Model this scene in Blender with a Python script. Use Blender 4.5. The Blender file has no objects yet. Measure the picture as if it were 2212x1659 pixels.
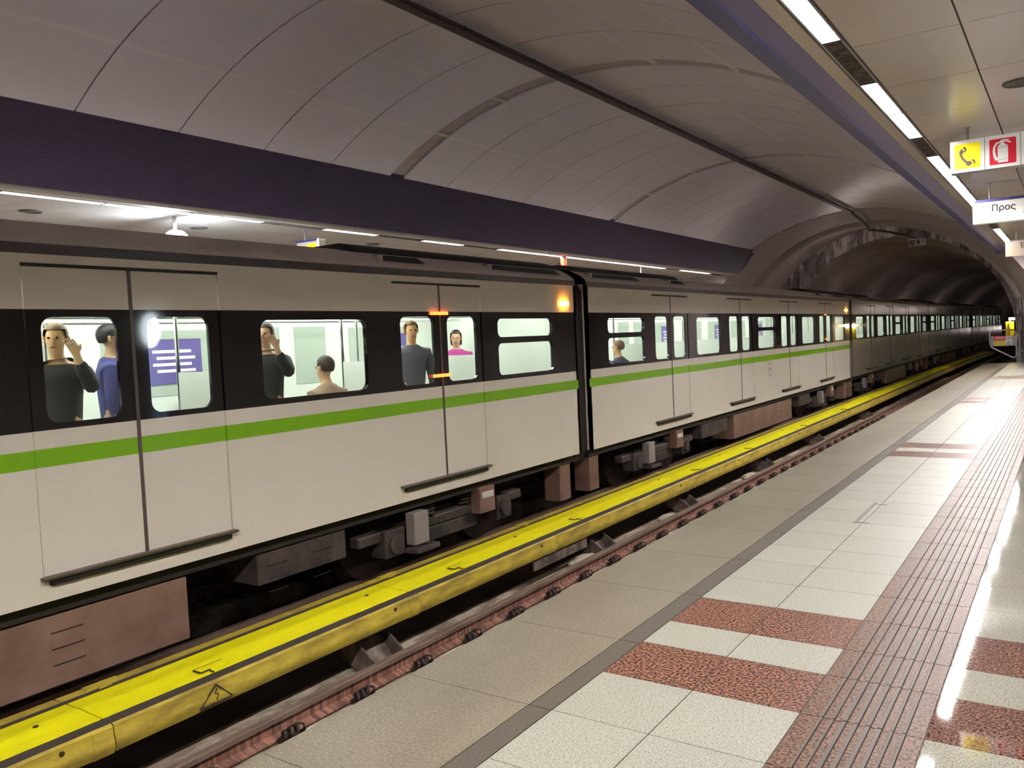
import bpy, bmesh, math, random
from mathutils import Matrix, Vector
random.seed(7)
SC = bpy.context.scene
COL = SC.collection
PI = math.pi

# ------------------------------------------------------------------ camera, world, exposure
cam_d = bpy.data.cameras.new('camera')
cam_d.sensor_width = 36.0
cam_d.lens = 29.05
cam_d.clip_end = 400
cam = bpy.data.objects.new('camera', cam_d)
COL.objects.link(cam)
cam.matrix_world = Matrix(((0.827, 0.008, 0.562, 0), (0.560, 0.068, -0.825, 0), (-0.045, 0.998, 0.052, 1.5), (0, 0, 0, 1)))
_q = cam.matrix_world.to_quaternion()
cam.matrix_world = Matrix.Translation((0, 0, 1.5)) @ _q.to_matrix().to_4x4()
SC.camera = cam
W = bpy.data.worlds.new('world')
SC.world = W
W.use_nodes = True
W.node_tree.nodes['Background'].inputs[0].default_value = (0.9, 0.8, 0.78, 1)
W.node_tree.nodes['Background'].inputs[1].default_value = 0.004
SC.view_settings.view_transform = 'Standard'
SC.view_settings.look = 'None'
SC.view_settings.gamma = 1.0
SC.view_settings.use_curve_mapping = False
SC.view_settings.exposure = 0.3
SC.cycles.diffuse_bounces = 8
LAMP = 145.0          # platform ceiling lamps
CABIN = 14.5          # lamps inside the train

# ------------------------------------------------------------------ materials
def srgb(r, g, b):
    f = lambda c: (c / 255 / 12.92) if c / 255 <= 0.04045 else ((c / 255 + 0.055) / 1.055) ** 2.4
    return (f(r), f(g), f(b), 1)

MATS = {}
def mat(name, col, rough=0.5, metal=0.0, spec=0.5, coat=0.0, emit=None, estr=0.0):
    if name in MATS:
        return MATS[name]
    m = bpy.data.materials.new(name)
    m.use_nodes = True
    b = m.node_tree.nodes['Principled BSDF']
    b.inputs['Base Color'].default_value = col
    b.inputs['Roughness'].default_value = rough
    b.inputs['Metallic'].default_value = metal
    b.inputs['Specular IOR Level'].default_value = spec
    b.inputs['Coat Weight'].default_value = coat
    b.inputs['Coat Roughness'].default_value = 0.05
    if emit:
        b.inputs['Emission Color'].default_value = emit
        b.inputs['Emission Strength'].default_value = estr
    MATS[name] = m
    return m

def nodes(m):
    nt = m.node_tree
    return nt, nt.nodes['Principled BSDF']

def obj_coord(nt, scale=(1, 1, 1)):
    tc = nt.nodes.new('ShaderNodeTexCoord')
    mp = nt.nodes.new('ShaderNodeMapping')
    mp.inputs['Scale'].default_value = scale
    nt.links.new(tc.outputs['Object'], mp.inputs['Vector'])
    return mp.outputs['Vector']

def ramp(nt, src, stops):
    r = nt.nodes.new('ShaderNodeValToRGB')
    el = r.color_ramp.elements
    while len(el) < len(stops):
        el.new(0.5)
    for e, (p, c) in zip(el, stops):
        e.position = p
        e.color = c
    nt.links.new(src, r.inputs['Fac'])
    return r.outputs['Color']

def noise(nt, vec, scale, detail=3, rough=0.6):
    n = nt.nodes.new('ShaderNodeTexNoise')
    n.inputs['Scale'].default_value = scale
    n.inputs['Detail'].default_value = detail
    n.inputs['Roughness'].default_value = rough
    nt.links.new(vec, n.inputs['Vector'])
    return n.outputs['Fac']

def mixc(nt, a, b, fac, mode='MIX'):
    n = nt.nodes.new('ShaderNodeMix')
    n.data_type = 'RGBA'
    n.blend_type = mode
    for s, v in ((n.inputs[6], a), (n.inputs[7], b), (n.inputs[0], fac)):
        if isinstance(v, (tuple, float, int)):
            s.default_value = v
        else:
            nt.links.new(v, s)
    return n.outputs[2]

def bump(nt, b, h, strength=0.2, dist=0.01):
    n = nt.nodes.new('ShaderNodeBump')
    n.inputs['Strength'].default_value = strength
    n.inputs['Distance'].default_value = dist
    nt.links.new(h, n.inputs['Height'])
    nt.links.new(n.outputs['Normal'], b.inputs['Normal'])

def granite(name, stops, scale, rough, var=0.06, big=None, bmp=0.0, spec=0.5):
    m = mat(name, (0.5, 0.5, 0.5, 1), rough, 0.0, spec)
    nt, b = nodes(m)
    v = obj_coord(nt)
    c = ramp(nt, noise(nt, v, scale, 2, 0.55), stops)
    g = nt.nodes.new('ShaderNodeNewGeometry')
    isl = ramp(nt, g.outputs['Random Per Island'], [(0, (1 - var,) * 3 + (1,)), (1, (1 + var * 0.4,) * 3 + (1,))])
    c = mixc(nt, c, isl, 1.0, 'MULTIPLY')
    if big:
        st = ramp(nt, noise(nt, obj_coord(nt, (1.4, 0.5, 1)), 1.6, 6, 0.65), [(0.35, big), (0.62, (1, 1, 1, 1))])
        c = mixc(nt, c, st, 1.0, 'MULTIPLY')
    nt.links.new(c, b.inputs['Base Color'])
    if bmp:
        bump(nt, b, noise(nt, v, scale * 0.7, 3), bmp, 0.003)
    return m

G4 = lambda r, g, b: (r, g, b, 1)
M_white_tile = granite('white_granite', [(0.28, G4(0.05827, 0.05697, 0.04856)), (0.42, G4(0.1813, 0.1781, 0.1456)), (0.50, G4(0.2395, 0.235, 0.1942)), (0.72, G4(0.2719, 0.2654, 0.2266))], 130, 0.42, 0.07, spec=0.28)
M_white_gloss = granite('polished_white_granite', [(0.28, G4(0.06349, 0.06208, 0.05291)), (0.42, G4(0.1975, 0.1941, 0.1587)), (0.50, G4(0.261, 0.2561, 0.2117)), (0.72, G4(0.2963, 0.2893, 0.2469))], 130, 0.04, 0.07, spec=0.32)
M_pink = granite('pink_granite', [(0.40, G4(0.00996, 0.00664, 0.00581)), (0.47, G4(0.07055, 0.02822, 0.01743)), (0.52, G4(0.166, 0.07304, 0.04648)), (0.70, G4(0.2407, 0.1245, 0.083))], 78, 0.35, 0.05, spec=0.18)
M_pink_gloss = granite('polished_pink_granite', [(0.36, G4(0.01826, 0.01162, 0.00996)), (0.46, G4(0.08715, 0.04316, 0.0332)), (0.54, G4(0.1577, 0.083, 0.06474)), (0.72, G4(0.2158, 0.1245, 0.09545))], 95, 0.035, 0.05)
M_tact_base = granite('tactile_granite', [(0.38, G4(0.00864, 0.00648, 0.00504)), (0.46, G4(0.0612, 0.03096, 0.01872)), (0.53, G4(0.126, 0.06624, 0.04032)), (0.72, G4(0.18, 0.1044, 0.0648))], 80, 0.42, 0.05, spec=0.15)
M_tact_bar = granite('tactile_bar', [(0.2, G4(0.0612, 0.04896, 0.03888)), (0.8, G4(0.0828, 0.06696, 0.05472))], 60, 0.45, 0.04, spec=0.2)
M_coping = granite('coping_granite', [(0.25, G4(0.0747, 0.06391, 0.04316)), (0.45, G4(0.1286, 0.1104, 0.07719)), (0.58, G4(0.1618, 0.1394, 0.0996)), (0.75, G4(0.249, 0.2241, 0.1701))], 95, 0.42, 0.05, (.78, .77, .75, 1), 0.25)
M_darkstrip = granite('dark_granite_strip', [(0.3, G4(0.0332, 0.02739, 0.02075)), (0.5, G4(0.06806, 0.05727, 0.04399)), (0.75, G4(0.0996, 0.083, 0.0664))], 140, 0.4, 0.04)
M_grout = mat('grout', srgb(84, 80, 70), 0.8)
M_grout_dark = mat('edge_grout', srgb(62, 55, 44), 0.8)

def dirty(name, c0, c1, scale=3, rough=0.6, metal=0.0, stretch=(1, 1, 1), lo=0.35, hi=0.65, bmp=0.0, spec=0.5):
    m = mat(name, c0, rough, metal, spec)
    nt, b = nodes(m)
    n = noise(nt, obj_coord(nt, stretch), scale, 6, 0.65)
    nt.links.new(ramp(nt, n, [(lo, c0), (hi, c1)]), b.inputs['Base Color'])
    if bmp:
        bump(nt, b, n, bmp, 0.01)
    return m

M_vault = dirty('vault_panel', G4(.64, .59, .68), G4(.69, .64, .73), 0.35, 0.33, 0.0, (1, .6, 1), 0.3, 0.7)
M_vault_gap = mat('vault_gap', srgb(60, 48, 46), 0.8)
M_vault_joint = mat('vault_joint_infill', G4(.44, .37, .37), 0.5)
M_seam = mat('vault_batten', G4(.80, .74, .71), 0.4)
M_ceiling = dirty('ceiling_panel', G4(.55, .475, .42), G4(.58, .50, .445), 0.5, 0.27)
M_slot = mat('lamp_slot', srgb(60, 48, 42), 0.6)
M_navy = mat('navy_rail', srgb(66, 62, 122), 0.35)
M_purple = mat('purple_rail', srgb(104, 90, 132), 0.4)
M_louvre = mat('dark_louvre', srgb(98, 84, 114), 0.45)
M_louvre_back = mat('louvre_backing', srgb(84, 68, 88), 0.7)
M_cream_trim = mat('cream_trim', G4(.50, .45, .38), 0.4)
M_lamp = mat('lamp_diffuser', (0.9, 0.9, 0.9, 1), 0.4, emit=(1.0, 0.945, 0.93, 1), estr=LAMP)
M_fill_lamp = mat('lamp_diffuser_b', (.9, .9, .9, 1), 0.4, emit=(1.0, 0.945, 0.93, 1), estr=LAMP * 1.4)
M_lampc = mat('lamp_diffuser_d', (.9, .9, .9, 1), 0.4, emit=(1.0, 0.945, 0.93, 1), estr=LAMP * 1.5)
M_fill_lamp_far = mat('lamp_diffuser_c', (.9, .9, .9, 1), 0.4, emit=(1.0, 0.945, 0.93, 1), estr=LAMP * 3.2)
M_lampdim = mat('lamp_diffuser_dim', (.9, .8, .7, 1), 0.4, emit=(1.0, .72, .52, 1), estr=1.0)
M_lamp_off = dirty('lamp_louvre', G4(.24, .20, .19), G4(.5, .44, .42), 9, 0.3, 0.6, (1, 6, 1), 0.42, 0.58)
M_tray = mat('cable_tray', srgb(66, 57, 60), 0.5)
M_cable = mat('black_cable', srgb(38, 30, 32), 0.5)
M_portal = dirty('portal_render', G4(.42, .35, .35), G4(.48, .40, .40), 0.8, 0.6)
M_peel = mat('peeling_wall', (.3, .3, .3, 1), 0.7)
nt, b = nodes(M_peel)
_n1 = noise(nt, obj_coord(nt, (1.5, 1, 0.35)), 1.3, 8, 0.7)
_n2 = noise(nt, obj_coord(nt, (3.5, 1, 0.5)), 2.2, 8, 0.75)
_c = ramp(nt, _n1, [(0.36, G4(.24, .21, .20)), (0.5, G4(.42, .39, .38)), (0.56, G4(.85, .82, .82))])
_c2 = ramp(nt, _n2, [(0.40, G4(.35, .31, .3)), (0.60, G4(1, 1, 1))])
nt.links.new(mixc(nt, _c, _c2, 1.0, 'MULTIPLY'), b.inputs['Base Color'])
M_tunnel = dirty('tunnel_concrete', G4(0.304, 0.2565, 0.247), G4(0.494, 0.418, 0.399), 0.5, 0.8, 0, (1, .5, 1))
M_dark = mat('dark_concrete', srgb(46, 38, 36), 0.9)
M_bed = dirty('track_bed', G4(.018, .014, .012), G4(.05, .042, .036), 2.2, 0.9)
M_plinth = dirty('plinth_concrete', G4(.20, .155, .115), G4(.50, .44, .34), 2.6, 0.85, 0, (1.6, .7, 1), 0.44, 0.62, 0.3)
M_wall = mat('platform_wall', G4(.5, .46, .42), 0.4)
# rail
M_railtop = dirty('rail_head_steel', G4(.17, .115, .085), G4(.26, .19, .15), 4, 0.45, 0.35, (1, .5, 1))
M_railweb = dirty('rusty_rail_web', G4(.11, .048, .034), G4(.33, .16, .11), 4, 0.75, 0, (1, 6, .5), 0.42, 0.62)
M_clip = mat('clip_iron', srgb(62, 50, 46), 0.5, 0.5)
M_bracket = dirty('bracket_iron', G4(.07, .052, .042), G4(.26, .20, .16), 6, 0.7, 0.1, (1, 1, .5), 0.38, 0.68)
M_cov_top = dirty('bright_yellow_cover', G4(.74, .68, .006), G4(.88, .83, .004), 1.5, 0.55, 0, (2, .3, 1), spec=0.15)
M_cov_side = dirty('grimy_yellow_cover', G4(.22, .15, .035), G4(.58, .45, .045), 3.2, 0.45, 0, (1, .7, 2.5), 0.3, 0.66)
M_cov_slot = mat('cover_slot', srgb(60, 52, 46), 0.7)
M_ink = mat('dark_ink', srgb(60, 45, 20), 0.7)
# train
M_white = dirty('white_paint', G4(.79, .73, .63), G4(.82, .76, .66), 0.6, 0.13)
M_green = mat('green_paint', srgb(128, 186, 22), 0.15)
M_band = mat('black_glass_band', srgb(20, 16, 18), 0.06, spec=0.6)
M_steel = dirty('dull_steel', G4(.42, .365, .31), G4(.50, .44, .375), 0.7, 0.17, 0.55)
M_roof = dirty('roof_grey', G4(.46, .40, .38), G4(.56, .49, .46), 1.0, 0.4)
M_gutter = mat('dark_gutter', srgb(58, 48, 48), 0.3)
M_black = mat('black_rubber', srgb(24, 19, 21), 0.6)
M_gap = mat('gangway_bellows', srgb(36, 28, 29), 0.7)
M_under = mat('underframe_black', srgb(34, 27, 26), 0.7)
M_box = dirty('rusty_box', G4(.19, .105, .07), G4(.28, .17, .125), 2, 0.6)
M_boxgrey = mat('grey_box', srgb(150, 140, 136), 0.5)
M_bogie = dirty('bogie_iron', G4(.03, .023, .02), G4(.10, .075, .062), 3, 0.6)
M_wheel = mat('wheel_steel', srgb(80, 68, 62), 0.4, 0.6)
M_sill = mat('sill_metal', srgb(92, 84, 70), 0.4, 0.4)
M_seamd = mat('door_seam', srgb(88, 78, 72), 0.5)
M_orange = mat('orange_lamp', (1, .4, .02, 1), 0.3, emit=(1, .33, .02, 1), estr=48)
M_red = mat('red_lamp', (1, .1, .02, 1), 0.3, emit=(1, .10, .015, 1), estr=6)
M_int = mat('cabin_wall', G4(.74, .77, .72), 0.4)
M_intfloor = mat('cabin_floor', G4(.16, .16, .17), 0.5)
M_intlamp = mat('cabin_lamp', (1, 1, 1, 1), 0.4, emit=(.96, 1.0, .94, 1), estr=CABIN)
M_pole = mat('chrome_pole', G4(.8, .8, .8), 0.15, 1.0)
M_seat = mat('seat_blue', srgb(70, 64, 110), 0.6)
M_poster = mat('poster_violet', srgb(96, 84, 150), 0.5)
M_posterw = mat('poster_white', srgb(225, 215, 235), 0.5)
# glass: see-through with a mirror-like sheen
M_glass = bpy.data.materials.new('window_glass')
M_glass.use_nodes = True
nt = M_glass.node_tree
nt.nodes.remove(nt.nodes['Principled BSDF'])
_tr = nt.nodes.new('ShaderNodeBsdfTransparent'); _tr.inputs[0].default_value = (.89, .92, .88, 1)
_gl = nt.nodes.new('ShaderNodeBsdfGlossy'); _gl.inputs['Roughness'].default_value = 0.03
_fr = nt.nodes.new('ShaderNodeFresnel'); _fr.inputs[0].default_value = 1.5
_mx = nt.nodes.new('ShaderNodeMixShader')
nt.links.new(_fr.outputs[0], _mx.inputs[0]); nt.links.new(_tr.outputs[0], _mx.inputs[1]); nt.links.new(_gl.outputs[0], _mx.inputs[2])
nt.links.new(_mx.outputs[0], nt.nodes['Material Output'].inputs[0])
M_farglass_painted_lit = mat('far_window_painted_lit', srgb(176, 186, 176), 0.15)  # pale colour stands in for light seen and mirrored in the far panes
M_darkglass = mat('dark_glass', srgb(22, 24, 26), 0.05)
# signs
M_signlit = mat('sign_face_lit', (.85, .85, .8, 1), 0.4, emit=(1, .97, .90, 1), estr=0.12)
M_signdim = mat('sign_face_cream', G4(.44, .365, .28), 0.5, emit=(1, .85, .68, 1), estr=0.05)
M_signcase = mat('sign_case', srgb(140, 138, 136), 0.35)
M_signblue = mat('sign_blue', srgb(60, 55, 130), 0.4)
M_yellow = mat('sign_yellow', srgb(245, 225, 0), 0.4, emit=(1, .86, 0, 1), estr=0.25)
M_signred = mat('sign_red', srgb(205, 15, 45), 0.4, emit=(.7, .006, .03, 1), estr=0.15)
M_pict = mat('pictogram_brown', srgb(88, 68, 66), 0.5)
M_letter = mat('lettering_dark', srgb(34, 30, 24), 0.7)
M_tube = mat('galvanised_tube', G4(.48, .43, .42), 0.4, 0.5)
M_platewhite = mat('plate_white', srgb(205, 198, 192), 0.5)
M_platered = mat('plate_red', srgb(190, 36, 48), 0.5)
M_platepink = mat('plate_pink', srgb(222, 138, 146), 0.5)
M_plateyel = mat('plate_yellow', srgb(200, 185, 40), 0.5)
M_plateyel2 = mat('plate_olive', srgb(150, 135, 30), 0.5)
M_plategrey = mat('plate_grey', srgb(150, 138, 140), 0.4)
M_ring = mat('speaker_rim', srgb(92, 84, 78), 0.4)
M_clockface = mat('clock_face', (.9, .95, 1, 1), 0.4, emit=(.82, .93, 1, 1), estr=15)
M_clocktick = mat('clock_mark', srgb(20, 24, 30), 0.5)
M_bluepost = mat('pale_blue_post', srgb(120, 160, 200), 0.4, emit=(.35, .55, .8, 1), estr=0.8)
M_tunlamp = mat('tunnel_lamp', (1, .9, .6, 1), 0.4, emit=(1, .82, .45, 1), estr=170)
M_cabyellow = mat('cabinet_yellow', srgb(225, 205, 30), 0.5)

# ------------------------------------------------------------------ mesh helpers
class MB:
    def __init__(s):
        s.v = []; s.f = []; s.m = []; s.mats = []
    def mi(s, m):
        if m not in s.mats:
            s.mats.append(m)
        return s.mats.index(m)
    def add(s, vs, fs, m):
        o = len(s.v); k = s.mi(m)
        s.v += [tuple(v) for v in vs]
        for f in fs:
            s.f.append(tuple(i + o for i in f)); s.m.append(k)
        return s
    def box(s, x0, x1, y0, y1, z0, z1, m):
        vs = [(x, y, z) for z in (z0, z1) for y in (y0, y1) for x in (x0, x1)]
        return s.add(vs, [(0, 2, 3, 1), (4, 5, 7, 6), (0, 1, 5, 4), (2, 6, 7, 3), (0, 4, 6, 2), (1, 3, 7, 5)], m)
    def quad(s, a, b_, c, d, m):
        return s.add([a, b_, c, d], [(0, 1, 2, 3)], m)
    def tube(s, pts, r, m, n=10, closed=False, caps=True):
        pts = [Vector(p) for p in pts]; N = len(pts); rings = []
        up = None
        for i, p in enumerate(pts):
            if closed:
                d = (pts[(i + 1) % N] - pts[i - 1])
            else:
                d = pts[min(i + 1, N - 1)] - pts[max(i - 1, 0)]
            d.normalize()
            if up is None:
                up = Vector((0, 0, 1)) if abs(d.z) < 0.9 else Vector((1, 0, 0))
            a = d.cross(up).normalized(); up = a.cross(d).normalized()
            rr = r[i] if isinstance(r, (list, tuple)) else r
            rings.append([p + (a * math.cos(t) + up * math.sin(t)) * rr for t in [2 * PI * k / n for k in range(n)]])
        vs = [v for rg in rings for v in rg]; fs = []
        for i in range(N if closed else N - 1):
            j = (i + 1) % N
            for k in range(n):
                k2 = (k + 1) % n
                fs.append((i * n + k, i * n + k2, j * n + k2, j * n + k))
        if caps and not closed:
            fs.append(tuple(range(n))[::-1]); fs.append(tuple((N - 1) * n + k for k in range(n)))
        return s.add(vs, fs, m)
    def extr(s, prof, y0, y1, m, closed=True, caps=True):
        """profile in (x, z) drawn along y"""
        n = len(prof)
        vs = [(x, y0, z) for x, z in prof] + [(x, y1, z) for x, z in prof]
        fs = [(i, (i + 1) % n, n + (i + 1) % n, n + i) for i in range(n if closed else n - 1)]
        if closed and caps:
            fs += [tuple(range(n))[::-1], tuple(range(n, 2 * n))]
        return s.add(vs, fs, m)
    def grid(s, rows, m):
        n = len(rows[0]); vs = [p for r in rows for p in r]
        fs = [(i * n + k, i * n + k + 1, (i + 1) * n + k + 1, (i + 1) * n + k) for i in range(len(rows) - 1) for k in range(n - 1)]
        return s.add(vs, fs, m)
    def disc(s, c, r, axis, m, n=28, h=0.01):
        c = Vector(c); ax = Vector(axis).normalized()
        return s.tube([c, c + ax * h], r, m, n)
    def mesh(s, M):
        me = M; o = len(s.v)
        return s
    def build(s, name, parent=None, smooth=None, bevel=None):
        me = bpy.data.meshes.new(name)
        me.from_pydata(s.v, [], s.f)
        for m in s.mats:
            me.materials.append(m)
        me.polygons.foreach_set('material_index', s.m)
        bm = bmesh.new(); bm.from_mesh(me)
        bmesh.ops.recalc_face_normals(bm, faces=bm.faces)
        bm.to_mesh(me); bm.free()
        if smooth is not None:
            me.polygons.foreach_set('use_smooth', [True] * len(me.polygons))
            me.set_sharp_from_angle(angle=math.radians(smooth))
        me.update()
        o = bpy.data.objects.new(name, me)
        COL.objects.link(o)
        if parent:
            o.parent = parent
        if bevel:
            bv = o.modifiers.new('bevel', 'BEVEL'); bv.width = bevel; bv.segments = 2; bv.limit_method = 'ANGLE'
        return o

def tag(o, label, cat, group=None, kind=None):
    o['label'] = label; o['category'] = cat
    if group: o['group'] = group
    if kind: o['kind'] = kind
    return o

def struct(o):
    o['kind'] = 'structure'
    return o

def thing(name, loc, label, cat, group=None, rz=0.0):
    o = bpy.data.objects.new(name, None); COL.objects.link(o)
    o.empty_display_size = 0.2
    o.location = loc; o.rotation_euler = (0, 0, rz)
    return tag(o, label, cat, group)

def dup(root, loc, label=None, group=None, rz=None):
    r = root.copy(); COL.objects.link(r); r.location = loc
    if rz is not None: r.rotation_euler = (0, 0, rz)
    if label: r['label'] = label
    if group: r['group'] = group
    for ch in list(root.children):
        c = ch.copy(); COL.objects.link(c); c.parent = r
        for g in list(ch.children):
            d = g.copy(); COL.objects.link(d); d.parent = c
    return r

def rrect(y0, y1, z0, z1, r, n=6):
    pts = []
    for cy, cz, a0 in ((y1 - r, z1 - r, 0), (y0 + r, z1 - r, PI / 2), (y0 + r, z0 + r, PI), (y1 - r, z0 + r, 1.5 * PI)):
        for k in range(n + 1):
            a = a0 + PI / 2 * k / n
            pts.append((cy + r * math.cos(a), cz + r * math.sin(a)))
    return pts

def flat(loops, thick):
    """outline + holes in 2-D -> (verts, faces); u, v in plane, w = thickness axis"""
    cu = bpy.data.curves.new('tmp', 'CURVE'); cu.dimensions = '2D'; cu.fill_mode = 'BOTH'; cu.extrude = thick / 2
    for lp in loops:
        sp = cu.splines.new('POLY'); sp.points.add(len(lp) - 1); sp.use_cyclic_u = True
        for p, (u, v) in zip(sp.points, lp):
            p.co = (u, v, 0, 1)
    ob = bpy.data.objects.new('tmp', cu); COL.objects.link(ob)
    me = bpy.data.meshes.new_from_object(ob.evaluated_get(bpy.context.evaluated_depsgraph_get()))
    vs = [tuple(v.co) for v in me.vertices]; fs = [tuple(p.vertices) for p in me.polygons]
    bpy.data.objects.remove(ob); bpy.data.curves.remove(cu); bpy.data.meshes.remove(me)
    return vs, fs

def text_mesh(txt, size, thick=0.004, extra=0.0):
    cu = bpy.data.curves.new('tmp', 'FONT'); cu.body = txt; cu.size = size; cu.extrude = thick / 2; cu.offset = extra
    ob = bpy.data.objects.new('tmp', cu); COL.objects.link(ob)
    me = bpy.data.meshes.new_from_object(ob.evaluated_get(bpy.context.evaluated_depsgraph_get()))
    vs = [tuple(v.co) for v in me.vertices]; fs = [tuple(p.vertices) for p in me.polygons]
    bpy.data.objects.remove(ob); bpy.data.curves.remove(cu); bpy.data.meshes.remove(me)
    return vs, fs

def facing_cam(vs, x, y, z):
    """sheet in (u, v, w) -> stands in the x-z plane, w towards -y"""
    return [(x + u, y - w, z + v) for u, v, w in vs]

def on_side(vs, x):
    """sheet in (u, v, w) -> stands in the y-z plane at x"""
    return [(x + w, u, v) for u, v, w in vs]

# ------------------------------------------------------------------ the setting
XC = -6.0            # middle of the vault
EDGE = -2.54         # near platform edge
YA, YE = -26.0, 32.7 # platform from behind the camera to its far end
ZC = 3.55            # platform ceiling
ZR = -1.10           # rail head
def xoff(y): return max(0.0, y - 42.0) ** 2 / 1600.0

# platform floor: slabs laid tile by tile on a grout bed
PER = 6.915
def band_rows(y0, y1):
    """rows (ya, yb, pink?) between y0 and y1"""
    out = []; k = math.floor((y0 - 3.207) / PER) - 1
    while True:
        s = 3.207 + k * PER
        if s > y1: break
        out += [(s, s + .413, True), (s + .413, s + .747, False), (s + .747, s + 1.187, True)]
        n = 13; h = (PER - 1.187) / n
        out += [(s + 1.187 + i * h, s + 1.187 + (i + 1) * h, False) for i in range(n)]
        k += 1
    return [(max(a, y0), min(b_, y1), p) for a, b_, p in out if b_ > y0 + .02 and a < y1 - .02]

g = .0022
fl = MB()
fl.extr([(EDGE + .02, -.02), (4.2, -.02), (4.2, -1.5), (EDGE + .02, -1.5)], YA, YE, M_dark)
fl.box(-1.88, 4.2, YA, YE - .005, -.02, -.004, M_grout)
fl.box(EDGE + .02, -1.86, YA, YE - .005, -.02, -.004, M_grout_dark)
joints = [2.765, 3.616, 4.381, 5.242]
st = .826
cj = sorted([2.765 + st * i for i in range(-35, 37)])
for a, b_ in zip(cj[:-1], cj[1:]):
    if a < YA or b_ > YE: continue
    fl.extr([(EDGE + .012, -.06), (EDGE, -.02), (EDGE + .006, -.006), (EDGE + .02, 0), (-1.872, 0), (-1.872, -.06)], a + g, b_ - g, M_coping)
    fl.box(-1.868, -1.764, a + g, b_ - g, -.02, 0, M_darkstrip)
for a, b_, p in band_rows(YA, YE):
    for x0, x1 in ((-1.76, -1.335), (-1.335, -.893)):
        fl.box(x0 + g, x1 - g, a + g, b_ - g, -.02, 0, M_pink if p else M_white_tile)
    fl.box(-.893 + g, -.455 - g, a + g, b_ - g, -.02, 0, M_tact_base)
    for i in range(10):
        x0 = -.455 + .44 * i
        fl.box(x0 + g, x0 + .44 - g, a + g, b_ - g, -.02, 0, M_pink_gloss if p else M_white_gloss)
    for i in range(8):
        xb = -.812 + i * .0415
        w = .0075 if i in (0, 1, 6, 7) else .0105
        fl.extr([(xb - w, -.001), (xb - w + .003, .005), (xb + w - .003, .005), (xb + w, -.001)], a + .0035, b_ - .0035, M_tact_bar)
struct(fl.build('floor'))
# small floor hatch edge let into the white tiles
M_stripmetal = mat('strip_metal', srgb(96, 92, 84), .5)
h = MB()
h.box(-1.40, -1.375, 6.58, 7.4, -.001, .0035, M_stripmetal)
h.box(-1.375, -1.29, 6.60, 6.625, -.001, .002, M_stripmetal)
h.box(-1.375, -1.29, 7.33, 7.355, -.001, .002, M_stripmetal)
tag(h.build('floor_strip'), 'thin grey metal strip let into the white tiles of the near platform', 'floor strip')

# track bed and concrete plinths
tb = MB()
tb.box(-8.9, EDGE + .3, YA, 46, -1.62, -1.5, M_bed)
tb.box(EDGE - .02, EDGE + .06, YA, YE, -1.5, -.12, M_dark)
ys = [46 + 3 * i for i in range(29)]
tb.grid([[(-11 + xoff(y), y, -1.5), (-1 + xoff(y), y, -1.5)] for y in ys], M_bed)
struct(tb.build('ground'))
pl = MB()
def plinth(x0, x1, y0, y1):
    pl.extr([(x0, -1.52), (x0, -1.31), (x0 + .05, -1.265), (x1 - .03, -1.265), (x1, -1.30), (x1, -1.52)], y0, y1, M_plinth)
plinth(-5.30, -4.34, YA, 46)
plinth(-3.55, -2.95, YA, 46)
plinth(-7.0, -6.3, YA, 46)
plinth(-8.45, -7.75, YA, 46)
o = struct(pl.build('trim_plinths'))

# platform ceilings (near and far), with lamp slots
MOD = 1.297
def pltceil(sx, name):
    """sx=+1 near side, -1 far side: x mirrored about XC"""
    X = lambda x: x if sx > 0 else 2 * XC - x
    c = MB()
    def bx(x0, x1, y0, y1, z0, z1, m):
        a, b_ = sorted((X(x0), X(x1))); c.box(a, b_, y0, y1, z0, z1, m)
    y = 6.63 - MOD * 25
    ye = 29.6
    bx(-1.63, -1.518, YA, ye, ZC, ZC + .04, M_ceiling)               # strip beside the rail
    bx(-1.63, 4.2, YA, ye, ZC + .12, ZC + .16, M_dark)
    bx(-1.518, -1.505, YA, ye, ZC - .002, ZC + .12, M_slot)
    bx(-1.345, -1.332, YA, ye, ZC - .002, ZC + .12, M_slot)
    while y < ye:
        a, b_ = max(y, YA), min(y + MOD, ye)
        if b_ > a + .05:
            for x0, x1 in ((-1.332, -.632), (-.620, .72), (.726, 2.06), (2.066, 4.2)):
                bx(x0, x1, a + .0035, b_ - .0035, ZC, ZC + .04, M_ceiling)
        y += MOD
    # fascia rail and leaning louvred fascia
    P = [(-1.925, 3.53), (-1.915, 3.50), (-1.80, 3.50), (-1.78, 3.515), (-1.78, 3.62), (-1.925, 3.62)]
    c.extr([(X(x), z) for x, z in P], YA, ye, M_navy if sx > 0 else M_cream_trim)
    P = [(-1.78, 3.517), (-1.63, 3.545), (-1.63, 3.62), (-1.78, 3.62)]
    c.extr([(X(x), z) for x, z in P], YA, ye, M_purple if sx > 0 else M_cream_trim)
    return c
struct(pltceil(1, 'ceiling').build('ceiling_near'))
cf = pltceil(-1, 'ceiling')
struct(cf.build('ceiling_far'))
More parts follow.
